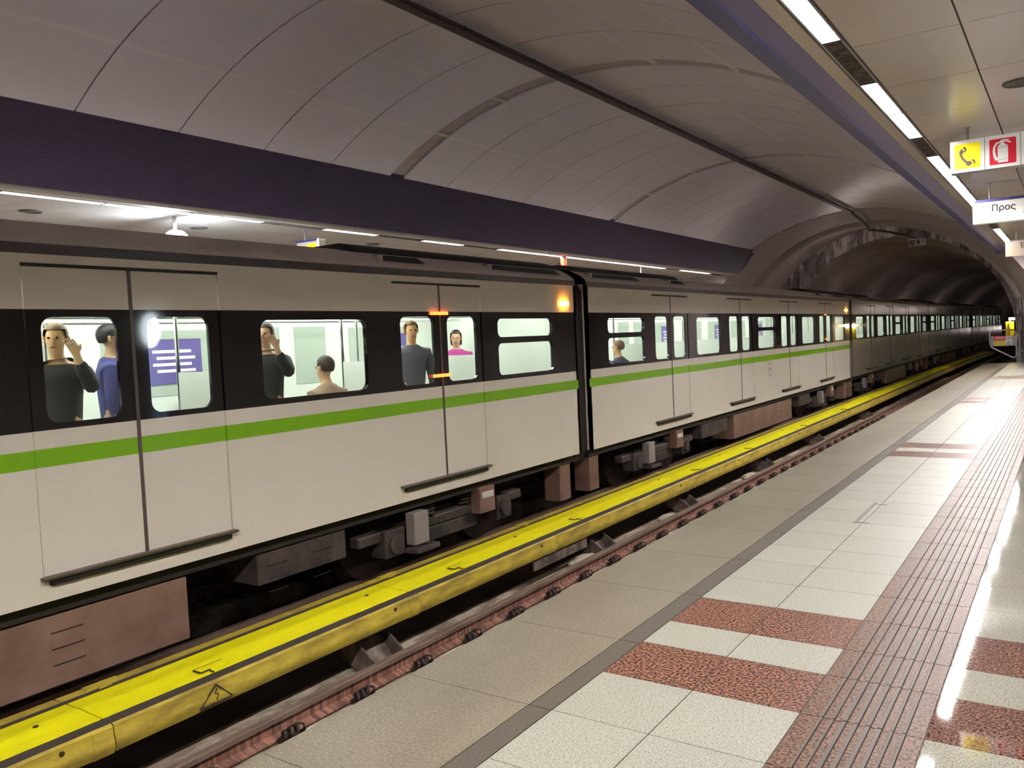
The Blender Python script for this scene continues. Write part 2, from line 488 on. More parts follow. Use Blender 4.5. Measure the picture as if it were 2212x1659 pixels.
def fascia(sx):
    X = lambda x: x if sx > 0 else 2 * XC - x
    f = MB()
    ye = 29.9
    b0, t0 = (-1.925, 3.56), (-2.60, 4.42)
    dx, dz = t0[0] - b0[0], t0[1] - b0[1]
    L = math.hypot(dx, dz); nx, nz = -dz / L, dx / L      # outward (towards the track)
    nx, nz = (-abs(nx), -abs(nz)) if sx > 0 else (-abs(nx), -abs(nz))
    back = [(b0[0], b0[1]), (t0[0], t0[1]), (t0[0] + .10, t0[1] + .06), (b0[0] + .12, b0[1])]
    f.extr([(X(x), z) for x, z in back], YA, ye, M_louvre_back)
    n = 34
    for i in range(n):
        s0 = (i + .12) / n; s1 = (i + .82) / n
        a = (b0[0] + dx * s0, b0[1] + dz * s0); c_ = (b0[0] + dx * s1, b0[1] + dz * s1)
        prof = [(a[0] + nx * .022, a[1] + nz * .022), (c_[0] + nx * .008, c_[1] + nz * .008), (c_[0], c_[1]), (a[0], a[1])]
        y = 5.08 - 1.3 * 24
        f.extr([(X(x), z) for x, z in prof], YA, ye - .6 * s0, M_louvre)
    y = 5.08 - 1.3 * 23
    while y < ye - .5:
        prof = [(b0[0] + nx * .018, b0[1] + nz * .018), (t0[0] + nx * .018, t0[1] + nz * .018), (t0[0], t0[1]), (b0[0], b0[1])]
        f.extr([(X(x), z) for x, z in prof], y, y + .006, M_louvre)
        y += 1.3 * 2
    return f
struct(fascia(1).build('trim_fascia_near'))
struct(fascia(-1).build('trim_fascia_far'))

# the vault: enamel panels in hoops with dark joints, wide joints at the bays
R_V, Z_V = 6.45, 5.33 - 6.45
a0 = math.asin(3.42 / R_V)
def vp(t, r=R_V): return (XC + r * math.sin(t), Z_V + r * math.cos(t))
NA = 28
arc = lambda r, ta=-a0, tb=a0, n=NA: [vp(ta + (tb - ta) * i / n, r) for i in range(n + 1)]
rings = [5.21, 6.543, 7.889, 9.166, 10.504, 10.828, 12.0, 13.24, 14.54, 15.88, 17.14, 18.416, 18.68, 19.93, 21.22, 22.53, 23.84, 25.16, 26.5, 27.88, 29.283, 29.56]
y = 5.21; pre = []
for i in range(24):
    y -= 1.31
    pre.insert(0, y)
    if i % 6 == 1:
        y -= .30; pre.insert(0, y)
rings = [r for r in pre if r > YA] + rings
vm = MB()
seams = [-8.40, -7.27, -4.73, -3.60]
for a, b_ in zip(rings[:-1], rings[1:]):
    wide = (b_ - a) < .5
    if wide:
        vm.extr(arc(R_V + .03), a, b_, M_vault_joint, closed=False)
        for sx in seams:
            t = math.asin((sx - XC) / R_V)
            vm.extr(arc(R_V - .001, t - .0035, t - .001, 1) + arc(R_V + .05, t - .0035, t - .001, 1)[::-1], a, b_, M_seam)
            vm.extr(arc(R_V - .001, t + .001, t + .0035, 1) + arc(R_V + .05, t + .001, t + .0035, 1)[::-1], a, b_, M_seam)
        continue
    vm.extr(arc(R_V) + arc(R_V + .03)[::-1], a + .010, b_ - .010, M_vault)
    for sx in seams:
        t = math.asin((sx - XC) / R_V)
        for d in (-.0026, .0026):
            vm.extr(arc(R_V - .002, t + d - .0012, t + d + .0012, 1) + arc(R_V + .01, t + d - .0012, t + d + .0012, 1)[::-1], a + .010, b_ - .010, M_seam)
vm.extr(arc(R_V + .07) + arc(R_V + .12)[::-1], YA, 29.6, M_vault_gap)
struct(vm.build('ceiling_vault', smooth=25))

# flared end of the station, the portal and the tunnel behind it
def ell(xc, a, b_, zc, n=40, base=-1.55):
    p = [(xc - a, base)]
    p += [(xc - a * math.cos(PI * i / n), zc + b_ * math.sin(PI * i / n)) for i in range(n + 1)]
    return p + [(xc + a, base)]
def lerp_prof(p, q, t): return [(a[0] + (b_[0] - a[0]) * t, a[1] + (b_[1] - a[1]) * t) for a, b_ in zip(p, q)]
P0 = ell(-6.0, 5.4, 4.45, .90)
P1 = ell(-6.19, 5.01, 4.38, .90)
rows = []
for i in range(13):
    t = i / 12; s = t * t * (3 - 2 * t)
    rows.append([(x, 29.58 + 2.9 * t, z) for x, z in lerp_prof(P0, P1, s)])
fm = MB(); fm.grid(rows, M_portal)
struct(fm.build('wall_flare', smooth=40))
rows = []
for dy, da in ((0, 0), (.04, -.05), (.14, -.13), (.30, -.19), (.46, -.2), (.58, -.16), (.66, -.08), (.68, .1)):
    rows.append([(x, 32.48 + dy, z) for x, z in ell(-6.19, 5.01 + da, 4.38 + da, .90)])
pm = MB(); pm.grid(rows, M_portal)
struct(pm.build('trim_portal', smooth=60))
rows = [[(x, y, z) for x, z in ell(-6.28, 5.35, 4.75, .9)] for y in (33.1, 38.02)]
sm = MB(); sm.grid(rows, M_tunnel)
o = ell(-6.28, 5.35, 4.75, .9); i_ = ell(-6.2, 4.35, 4.2, .95)
struct(sm.build('wall_chamber', smooth=40))
em = MB(); em.grid([[(x, 38.0, z) for x, z in i_], [(x, 38.0, z) for x, z in o]], M_peel)
em.grid([[(x, 38.0, z) for x, z in i_], [(x, 38.3, z) for x, z in i_]], M_peel)
struct(em.build('wall_end'))
tm = MB()
ty = [38.3, 44, 50, 54.2]; 
segs = [(38.3, 54.9), (55.0, 69.9), (70.0, 85), (85.1, 100), (100.1, 128)]
for a, b_ in segs:
    n = 6
    tm.grid([[(x + xoff(a + (b_ - a) * k / n), a + (b_ - a) * k / n, z) for x, z in ell(-6.2, 4.37, 4.2, .95)] for k in range(n + 1)], M_tunnel)
    tm.grid([[(x + xoff(b_), b_ + dy, z) for x, z in ell(-6.2, 4.37 + da, 4.2 + da, .95)] for dy, da in ((0, 0), (.0, .06), (.1, .06), (.1, 0))], M_dark)
tm.add([(x + xoff(128), 128, z) for x, z in ell(-6.2, 4.5, 4.3, .95)], [tuple(range(43))], M_dark)
struct(tm.build('wall_tunnel', smooth=40))
# walls closing the station hall
wm = MB(); wm.box(4.2, 4.4, YA, 33, -1.5, 3.8, M_wall); struct(wm.build('wall_right'))
wm = MB(); wm.box(-16.4, -16.2, YA, 33, -1.5, 3.8, M_wall); struct(wm.build('wall_left'))
wm = MB(); wm.box(-16.4, 4.4, YA - .2, YA, -1.6, 5.6, M_wall); struct(wm.build('wall_back'))
wm = MB(); wm.grid([[(x, 29.58, z) for x, z in P0], [(XC + (x - XC) * 1.95, 29.58, max(z, -1.5) * 1.3) for x, z in P0]], M_portal); struct(wm.build('wall_far_ends'))
wm = MB(); wm.box(-16.2, -8.86, YA, 29.6, -1.5, 0, M_coping); struct(wm.build('floor_far'))

# ------------------------------------------------------------------ ceiling lamps
def lamp_unit():
    t = thing('ceiling_lamp', (0, 0, 0), 'x', 'ceiling lamp')
    f = MB(); L = MOD - .02
    f.box(-.078, -.062, 0, L, .0, .06, M_signcase); f.box(.062, .078, 0, L, .0, .06, M_signcase); f.box(-.078, .078, 0, L, .06, .075, M_signcase)
    f.box(-.062, .062, 0, .012, .0, .06, M_signcase); f.box(-.062, .062, L - .012, L, .0, .06, M_signcase)
    f.build('lamp_housing', t)
    d = MB(); d.box(-.061, .061, .013, L - .013, .040, .052, M_lamp); d.build('lamp_diffuser', t)
    return t
def dark_unit():
    t = thing('lamp_louvre', (0, 0, 0), 'x', 'lamp louvre')
    f = MB(); L = MOD - .02
    f.box(-.078, -.062, 0, L, .0, .06, M_signcase); f.box(.062, .078, 0, L, .0, .06, M_signcase); f.box(-.078, .078, 0, L, .06, .075, M_signcase)
    f.build('lamp_housing', t)
    d = MB()
    for i in range(26):
        y = .03 + i * (L - .06) / 25
        d.box(-.060, .060, y - .002, y + .002, .006, .05, M_lamp_off)
    d.box(-.061, .061, .01, L - .01, .05, .056, M_lamp_off)
    d.build('louvre_blades', t)
    return t
lamp0 = lamp_unit(); dark0 = dark_unit(); firstl = [True, True]
def put_lamp(x, y, lit, label, group):
    k = 0 if lit else 1
    p = lamp0 if lit else dark0
    if firstl[k]:
        firstl[k] = False; p.location = (x, y, ZC - .004); p['label'] = label; p['group'] = group; return p
    return dup(p, (x, y, ZC - .004), label, group)
XL = -1.4255
dark_near = {0: 1, 3: 1, 11: 1}
ordn = ['first', 'second', 'third', 'fourth', 'fifth', 'sixth', 'seventh', 'eighth', 'ninth', 'tenth', 'eleventh', 'twelfth', 'thirteenth', 'fourteenth', 'fifteenth', 'sixteenth', 'seventeenth', 'eighteenth', 'nineteenth', 'twentieth']
seen = 0; dks = 0
for k in range(-22, 18):
    y = 6.40 + MOD * k
    if y + MOD > 29.5: continue
    if k in dark_near:
        dks += 1
        put_lamp(XL, y, False, ('unlit louvre between lamps of the near ceiling strip, number ' + ordn[dks - 1] + ' from the camera'), 'unlit louvres of the near ceiling')
        continue
    if k in (9,):
        u = put_lamp(XL, y, True, 'dim peach ceiling lamp of the near strip, below the exit sign', 'lamps of the near ceiling strip')
        for ch in u.children:
            if ch.name.startswith('lamp_diffuser'):
                ch.data = ch.data.copy(); ch.data.materials[0] = M_lampdim
        continue
    if k < -2:
        lab = 'lit ceiling lamp of the near strip behind the camera, out of the picture'
    else:
        seen += 1; lab = 'lit lamp of the near ceiling strip, ' + ordn[min(seen, 20) - 1] + ' one from the camera'
    u = put_lamp(XL, y, True, lab, 'lamps of the near ceiling strip')
    if k >= 6:
        for ch in u.children:
            if ch.name.startswith('lamp_diffuser'):
                ch.data = ch.data.copy(); ch.data.materials[0] = M_lampc
# unseen second lamp row, added to brighten the train side and the platform
for k in range(-21, 18, 1):
    y = 6.40 + MOD * k
    if y + MOD > 29.5: continue
    u = put_lamp(1.9, y, True, 'unseen lamp added to brighten the train, over the middle of the near platform', 'unseen lamps added over the near platform')
    for ch in u.children:
        if ch.name.startswith('lamp_diffuser'):
            ch.data = ch.data.copy(); ch.data.materials[0] = M_fill_lamp_far if y > 9 else M_fill_lamp
far_dark = {3, 5, 7, 15}
seen = 0; dks = 0
for k in range(-24, 20):
    y = 4.86 + MOD * k
    if y + MOD > 29.5: continue
    if k in far_dark:
        dks += 1
        put_lamp(2 * XC - XL, y, False, 'unlit louvre in the far ceiling strip above the train, ' + ordn[dks - 1] + ' from the left', 'unlit louvres of the far ceiling'); continue
    if k < -1:
        lab = 'lit ceiling lamp of the far strip beyond the left edge of the picture'
    else:
        seen += 1; lab = 'slim lit lamp of the far platform ceiling above the train roof, ' + ordn[min(seen, 20) - 1] + ' from the left'
    put_lamp(2 * XC - XL, y, True, lab, 'lamps of the far ceiling strip')

# round ceiling speakers
sp0 = None
for i, (x, y, lab) in enumerate(((-.36, 8.6, 'round grey ceiling speaker on the near ceiling at the right edge of the picture'),
                            (-11.66, 5.75, 'round flat ceiling speaker on the far ceiling left of the bright blue glow'),
                            (-11.64, 8.34, 'round flat ceiling speaker on the far ceiling just right of the bright blue glow'),
                            (-11.5, 12.2, 'small round ceiling speaker beside the hanging sign over the far platform'),
                            (-11.5, 19.6, 'small round ceiling speaker on the far ceiling near the red light'))):
    if sp0 is None:
        sp0 = thing('ceiling_speaker', (x, y, ZC), lab, 'ceiling speaker', 'round ceiling speakers')
        m = MB(); m.tube([(.13 * math.cos(2 * PI * k / 28), .13 * math.sin(2 * PI * k / 28), -.006) for k in range(28)], .012, M_ring, 8, closed=True); m.build('speaker_rim', sp0, 60)
        m = MB(); m.disc((0, 0, -.008), .122, (0, 0, 1), mat('speaker_mesh', srgb(104, 94, 86), .6), h=.012)
        for r in (.04, .08): m.tube([(r * math.cos(2 * PI * k / 24), r * math.sin(2 * PI * k / 24), -.009) for k in range(24)], .003, M_ring, 6, closed=True)
        m.build('speaker_mesh', sp0, 40)
    else:
        dup(sp0, (x, y, ZC), lab)

# cable tray under the crown of the vault and its drop to the portal
t = thing('cable_tray', (XC, 0, 5.20), 'long dark cable tray running under the crown of the vault', 'cable tray')
m = MB(); m.box(-.075, .06, YA, 29.2, -.005, .0, M_tray); m.box(-.08, -.072, YA, 29.2, -.005, .075, M_tray); m.box(.052, .06, YA, 29.2, -.005, .05, M_tray)
m.build('tray', t)
m = MB()
for dx in (-.05, -.02, .01, .035): m.tube([(dx, YA, .016), (dx, 29.1, .016)], .014, M_cable, 6)
m.build('cable_bundle', t)
y = -9.0
while y < 29:
    m = MB(); m.box(.045, .075, y, y + .03, -.006, .05, M_tray); m.build('tray_hanger', t); y += 1.55
m = MB(); pts = [(-6.0, 29.0, 5.22), (-6.02, 29.8, 5.17), (-6.08, 31.2, 5.14), (-6.15, 32.2, 5.10), (-6.2, 32.9, 5.0), (-6.25, 33.2, 5.02), (-6.1, 35, 5.12), (-5.7, 37.9, 5.14), (-5.4, 40, 5.10)]
m.tube(pts, .045, M_cable, 8)
tag(m.build('hanging_cable', smooth=60), 'black cable dropping from the end of the cable tray over the portal arch', 'cable')

# ------------------------------------------------------------------ tracks
RAILP = [(-.036, 0), (-.030, .004), (.030, .004), (.036, 0), (.036, -.036), (.012, -.048), (.009, -.12), (.075, -.138), (.075, -.150), (-.075, -.150), (-.075, -.138), (-.009, -.12), (-.012, -.048), (-.036, -.036)]
def rail(x, label):
    t = thing('rail', (x, 0, ZR), label, 'rail', 'running rails of the two tracks')
    ys = [YA, 42] + [42 + 4 * i for i in range(1, 20)]
    def sweep(P, m, name):
        mb = MB(); n = len(P)
        mb.grid([[(px + xoff(y), y, pz) for px, pz in P] for y in ys], m); mb.build(name, t, 30)
    sweep(RAILP[11:] + RAILP[:6], M_railtop, 'rail_head')
    sweep([(.0119, -.047)] + RAILP[5:12] + [(-.0119, -.047)], M_railweb, 'rail_web')
rail(-4.745, 'rusty brown running rail beside the platform edge, nearest to the yellow cover')
rail(-3.31, 'running rail of the near track hidden below the platform edge')
rail(-6.66, 'running rail under the near side of the train')
rail(-8.10, 'running rail under the far side of the train')
# spring clips fastening the visible rail
cl = thing('rail_clip', (0, 0, 0), 'x', 'rail clip')
m = MB(); m.box(-.02, .15, -.09, .09, -.012, .012, M_clip); m.tube([(.045, -.05, .0), (.045, -.05, .05)], .016, M_clip, 6); m.build('base_plate', cl, bevel=.003)
m = MB()
pts = []
for i in range(40):
    a = 2 * PI * i / 13.0
    pts.append((.045 + .034 * math.cos(a), -.085 + .17 * i / 39, .042 + .034 * math.sin(a)))
m.tube(pts, .011, M_clip, 7); m.build('spring_coil', cl, 60)
m = MB(); m.tube([(.045, .06, .01), (.09, .075, .05), (.09, .07, .085), (.045, .045, .09), (.0, .02, .06), (-.03, 0, .035)], .010, M_clip, 7); m.build('spring_tail', cl, 60)
m = MB(); m.box(-.02, .11, -.045, -.005, .03, .055, M_clip); m.build('clamp_bar', cl, bevel=.004)
n = 0
for k in range(-3, 32):
    y = 3.805 + .714 * k
    lab = 'black coil spring clip on the rusty rail, ' + ('clip %s from the lower end' % (ordn[n] if n < 20 else 'far beyond the twentieth') )
    if n == 0:
        cl.location = (-4.66, y, -1.245); cl['label'] = lab; cl['group'] = 'spring clips along the rusty rail'
    else:
        c = dup(cl, (-4.66, y, -1.245), lab)
        if n >= 20: c['label'] = 'tiny dark spring clip along the far stretch of the rusty rail'
    n += 1

# third rail under its yellow cover, resting on iron brackets
t3 = MB()
t3.extr([(-5.36, -1.0), (-5.20, -1.0), (-5.20, -.97), (-5.26, -.95), (-5.26, -.9), (-5.20, -.88), (-5.36, -.88), (-5.30, -.9), (-5.30, -.95), (-5.36, -.97)], YA, 46, M_railweb)
tag(t3.build('third_rail'), 'dark conductor rail under the yellow cover boards', 'conductor rail')
cuts = [-13.6, -9.6, -5.6, -1.3, 2.70, 5.60, 8.02, 12.0, 14.66, 18.6, 22.6, 26.6, 30.6, 34.6, 38.6, 42.6, 46.6, 50.6, 54.6, 58.6, 62.6, 66.6]
warned = False
cnames = ['behind the left edge', 'behind the left edge', 'behind the left edge', 'at the lower left corner', 'with the warning triangle', 'third from the lower left', 'fourth from the lower left', 'fifth from the lower left', 'sixth from the lower left', 'seventh from the lower left', 'eighth from the lower left', 'in the dim far part, first', 'in the dim far part, second', 'in the tunnel mouth, first', 'in the tunnel mouth, second', 'deep in the tunnel, first', 'deep in the tunnel, second', 'deep in the tunnel, third', 'deep in the tunnel, fourth', 'deep in the tunnel, fifth', 'deep in the tunnel, sixth']
for i, (a, b_) in enumerate(zip(cuts[:-1], cuts[1:])):
    t = thing('rail_cover', (-5.28 + xoff(a), a, -.75), 'bright yellow third rail cover board with grimy flank, ' + cnames[i], 'rail cover', 'yellow third rail cover boards', -math.atan(max(0, (a + b_) / 2 - 42) / 800))
    L = b_ - a
    m = MB(); m.extr([(-.215, 0), (-.10, .0), (-.09, .004), (.02, .004), (.03, .0), (.205, -.002), (.21, -.02), (.20, -.045), (-.21, -.045), (-.22, -.02)], .006, L - .006, M_cov_top); m.build('cover_board', t, 30)
    for hx, hy in ((-.04, L - .28), (.13, .9)):
        m = MB(); m.disc((hx, hy, .002), .017, (0, 0, 1), M_ink, 14, .008); m.build('bolt', t, 40)
    m = MB(); m.extr([(-.375, -.004), (-.275, -.004), (-.275, -.06), (-.375, -.10)], .006, L - .006, M_cov_side); m.build('rear_flank', t, 30)
    m = MB(); m.box(-.28, -.213, 0, L, -.05, -.0035, M_cov_slot); m.box(.202, .312, 0, L, -.05, -.0075, M_cov_slot); m.build('slot_strip', t)
    s = 0.0
    m = MB()
    P = [(.300, -.012), (.318, -.006), (.335, -.02), (.338, -.075), (.350, -.10), (.352, -.14), (.332, -.185), (.30, -.20), (.29, -.19), (.31, -.16), (.32, -.09), (.31, -.03)]
    m.extr(P, s + .005, L + s - .005, M_cov_side)
    m.disc((.338, L + s - .32, -.055), .016, (1, 0, 0), M_ink, 14, .006)
    m.build('front_flank', t, 30)
    m = MB(); m.extr([(x + .006, z - .003) for x, z in P], L - .135, L - .006, M_cov_side); m.build('joint_sleeve', t, 30)
    m = MB()
    m.box(.08, .16, .75, .98, .006, .012, M_cov_top); m.box(.16, .22, .82, .9, -.002, .008, M_cov_top)
    m.box(.077, .16, .742, .752, .004, .0125, M_ink); m.box(.072, .079, .745, .985, .004, .0125, M_ink); m.box(.16, .215, .812, .82, .0, .0085, M_ink); m.box(.16, .166, .75, .83, .002, .0125, M_ink)
    m.build('hook_clip', t)
    m = MB(); m.box(-.36, -.29, .18, .42, -.006, .010, M_cov_side); m.box(-.30, -.26, .25, .34, -.012, .006, M_cov_side); m.build('hook_clip', t)
    if i == 4:
        m = MB()
        def pt(u, v): return (.3475 + (.006 if v > .5 else .008), .62 + u, -.15 + v * .115)
        def bar(p, q, w=.007):
            m.tube([p, q], w, M_ink, 5)
        A, B, C_ = pt(0, 0), pt(.24, 0), pt(.14, 1)
        A = (.352, .60, -.155); B = (.352, .86, -.155); C_ = (.338, .74, -.035)
        bar(A, B); bar(B, C_); bar(C_, A)
        Z = [(.340, .745, -.065), (.346, .725, -.095), (.349, .75, -.10), (.352, .73, -.138)]
        for p, q in zip(Z[:-1], Z[1:]): bar(p, q, .005)
        m.build('warning_triangle', t)
# brackets
br = thing('cover_bracket', (0, 0, 0), 'x', 'bracket')
m = MB()
for yy in (-.18, .18):
    pr = [(-.32, -.02), (-.10, 0.0), (.02, -.06), (.15, -.16), (.19, -.23), (.19, -.26), (-.06, -.26), (-.30, -.16)]
    m.add([(x, yy - .009, z) for x, z in pr] + [(x, yy + .009, z) for x, z in pr], [tuple(range(8)), tuple(range(8, 16))[::-1]] + [(i, (i + 1) % 8, 8 + (i + 1) % 8, 8 + i) for i in range(8)], M_bracket)
    m.build('gusset', br, bevel=.004); m = MB()
m.extr([(-.16, -.03), (-.13, -.03), (.02, -.245), (-.01, -.25)], -.175, .175, M_bracket); m.build('web_plate', br)
m = MB(); m.box(-.1, .2, -.21, .21, -.275, -.255, M_bracket); m.build('foot_plate', br, bevel=.004)
m = MB(); m.tube([(.08, 0, -.26), (.08, 0, -.225)], .025, M_clip, 6); m.build('bolt', br)
for i, (y, lab) in enumerate(((5.12, 'rusty iron bracket under the yellow cover, nearest and largest one'), (9.2, 'rusty iron bracket under the yellow cover, second nearest'), (12.05, 'rusty iron bracket under the yellow cover, third nearest'),
                             (16.1, 'rusty iron bracket under the yellow cover, fourth nearest'), (20.1, 'dim iron bracket under the yellow cover, fifth nearest'), (25.9, 'dim iron bracket under the yellow cover, sixth nearest'), (1.1, 'iron bracket under the yellow cover beyond the lower left corner'))):
    if i == 0: br.location = (-5.03, y, -1.0); br['label'] = lab; br['group'] = 'iron brackets under the yellow cover'
    else: dup(br, (-5.03, y, -1.0), lab)
m = MB(); m.box(-4.97, -4.955, 7.55, 8.75, -1.06, -.96, M_bracket)
for yy in (7.8, 8.4): m.disc((-4.955, yy, -1.01), .012, (1, 0, 0), M_ink, 10, .004)
tag(m.build('splice_plate'), 'flat brown splice plate hanging under the yellow cover between two brackets', 'splice plate')
cb0 = None
for i, (x, y, s, lab) in enumerate(((-5.02, 8.75, 1.0, 'pale broken concrete lump on the plinth before the second bracket'), (-5.02, 11.35, .9, 'pale concrete lump on the plinth before the third bracket'), (-5.05, 15.2, .9, 'pale concrete lump on the plinth before the fourth bracket'))):
    bm = bmesh.new(); bmesh.ops.create_icosphere(bm, subdivisions=3, radius=.5)
    rnd = random.Random(i)
    for v in bm.verts:
        v.co = Vector((v.co.x * .26, v.co.y * .55, max(v.co.z, -.15) * .14)) * s * (1 + rnd.uniform(-.12, .12))
    me = bpy.data.meshes.new('concrete_lump'); bm.to_mesh(me); bm.free(); me.materials.append(mat('pale_concrete', G4(.42, .37, .29), .9))
    o = bpy.data.objects.new('concrete_lump', me); COL.objects.link(o); o.location = (x, y, -1.245); tag(o, lab, 'concrete lump', 'concrete lumps on the plinth')

# ------------------------------------------------------------------ train
XF = -6.03; HW = 1.35; CL = 17.62; PITCH = 17.96
M1 = 1.78
DOORS = (-5.67, -1.89, 1.89, 5.67)
TOPZ, B0, B1 = 2.30, 1.015, 1.875
LX = HW                                   # local x of the near side (car centre at 0)

def side_meshes(paint, stripe):
    """body side with its window openings, at local x = HW, drawn along y"""
    b_ = MB(); TH = .05
    half = CL / 2
    cuts_ = [-half] + sum([[d - .80, d + .80] for d in DOORS], []) + [half]
    wins = []
    for i in range(0, 10, 2):
        a, c = cuts_[i], cuts_[i + 1]
        if i in (0, 8):
            cy = (DOORS[0] - 1.81) if i == 0 else (DOORS[3] + 1.81)
            kind = 'split'
        else:
            cy = (a + c) / 2; kind = 'split' if i == 4 else 'single'
        w = (cy - .67, cy + .67)
        wins.append((w, kind))
        b_.box(LX - TH, LX, a, c, -.20, .755, paint)
        b_.box(LX - TH, LX + .001, a, c, .755, .885, stripe)
        b_.box(LX - TH, LX, a, c, .885, B0, paint)
        b_.box(LX - TH, LX, a, c, B1, TOPZ, paint)
        holes = [rrect(w[0], w[1], 1.07, 1.79, .09)] if kind == 'single' else [rrect(w[0], w[1], 1.555, 1.79, .075), rrect(w[0], w[1], 1.07, 1.475, .075)]
        vs, fs = flat([[(a, B0), (c, B0), (c, B1), (a, B1)]] + holes, .05)
        b_.add(on_side(vs, LX - .025), fs, M_band)
    for d in DOORS:
        b_.box(LX - TH, LX, d - .80, d + .80, -.20, -.045, paint)
        b_.box(LX - TH, LX, d - .80, d + .80, 2.20, TOPZ, paint)
    return b_, wins

def leaf_mesh(y0, y1, w, paint, stripe):
    m = MB(); x1 = LX - .010; x0 = x1 - .03
    m.box(x0, x1, y0, y1, -.03, .755, paint); m.box(x0, x1, y0, y1, .755, .885, stripe); m.box(x0, x1, y0, y1, .885, B0, paint)
    m.box(x0, x1, y0, y1, B1, 2.175, paint)
    vs, fs = flat([[(y0, B0), (y1, B0), (y1, B1), (y0, B1)], rrect(w[0], w[1], 1.06, 1.82, .085)], .03)
    m.add(on_side(vs, x1 - .015), fs, M_band)
    return m

def pane(pts, name, parent, x=None):
    vs, fs = flat([pts], .004)
    m = MB(); m.add(on_side(vs, (LX - .012) if x is None else x), fs, M_glass)
    return m.build(name, parent)

def roof_prof():
    right = [(HW - .01, 2.30), (HW + .005, 2.315), (HW - .005, 2.36), (HW - .05, 2.40), (HW - .13, 2.455), (HW - .26, 2.515), (HW - .55, 2.575), (HW - .95, 2.61)]
    return right + [(-x, z) for x, z in right[::-1]]

def build_bogie(car, yc, shade):
    bo = MB()
    for s in (1, -1):
        bo.extr([(s * 1.02, -.62), (s * 1.16, -.62), (s * 1.16, -.50), (s * 1.02, -.50)], yc - 1.55, yc + 1.55, M_bogie)
        bo.extr([(s * 1.0, -.80), (s * 1.14, -.80), (s * 1.14, -.62), (s * 1.0, -.62)], yc - .55, yc + .55, M_bogie)
    bo.box(-1.0, 1.0, yc - .3, yc + .3, -.75, -.45, M_bogie)
    root = bo.build('bogie', car, bevel=.02)
    for dy in (-1.05, 1.05):
        for s in (1, -1):
            w = MB()
            w.tube([(s * .66, yc + dy, -.66), (s * .79, yc + dy, -.66)], .435, M_wheel, 32)
            w.tube([(s * .62, yc + dy, -.66), (s * .66, yc + dy, -.66)], .46, M_wheel, 32)
            w.tube([(s * .79, yc + dy, -.66), (s * .82, yc + dy, -.66)], .16, M_bogie, 20)
            w.build('wheel', root, 40)
        a = MB(); a.box(1.0, 1.22, yc + dy - .16, yc + dy + .16, -.80, -.50, M_bogie); a.tube([(1.22, yc + dy, -.66), (1.26, yc + dy, -.66)], .11, M_bogie, 16); a.build('axle_box', root, bevel=.012)
    for dy in (-.35, .35):
        sp_ = MB(); sp_.tube([(1.08 + .085 * math.cos(2 * PI * i / 10), yc + dy + .085 * math.sin(2 * PI * i / 10), -.50 + .20 * i / 50) for i in range(51)], .017, M_clip, 6); sp_.build('coil_spring', root, 60)
    sh = MB(); sh.box(1.20, 1.33, yc - .85, yc - .60, -.72, -.36, M_boxgrey); sh.box(1.22, 1.40, yc - .9, yc - .5, -.80, -.74, M_bogie); sh.build('collector_shoe', root, bevel=.01)
    sh = MB(); sh.box(1.16, 1.30, yc + .42, yc + .74, -.62, -.30, M_box); sh.box(1.30, 1.312, yc + .46, yc + .70, -.44, -.36, M_platewhite); sh.build('junction_box', root, bevel=.01)
    return root

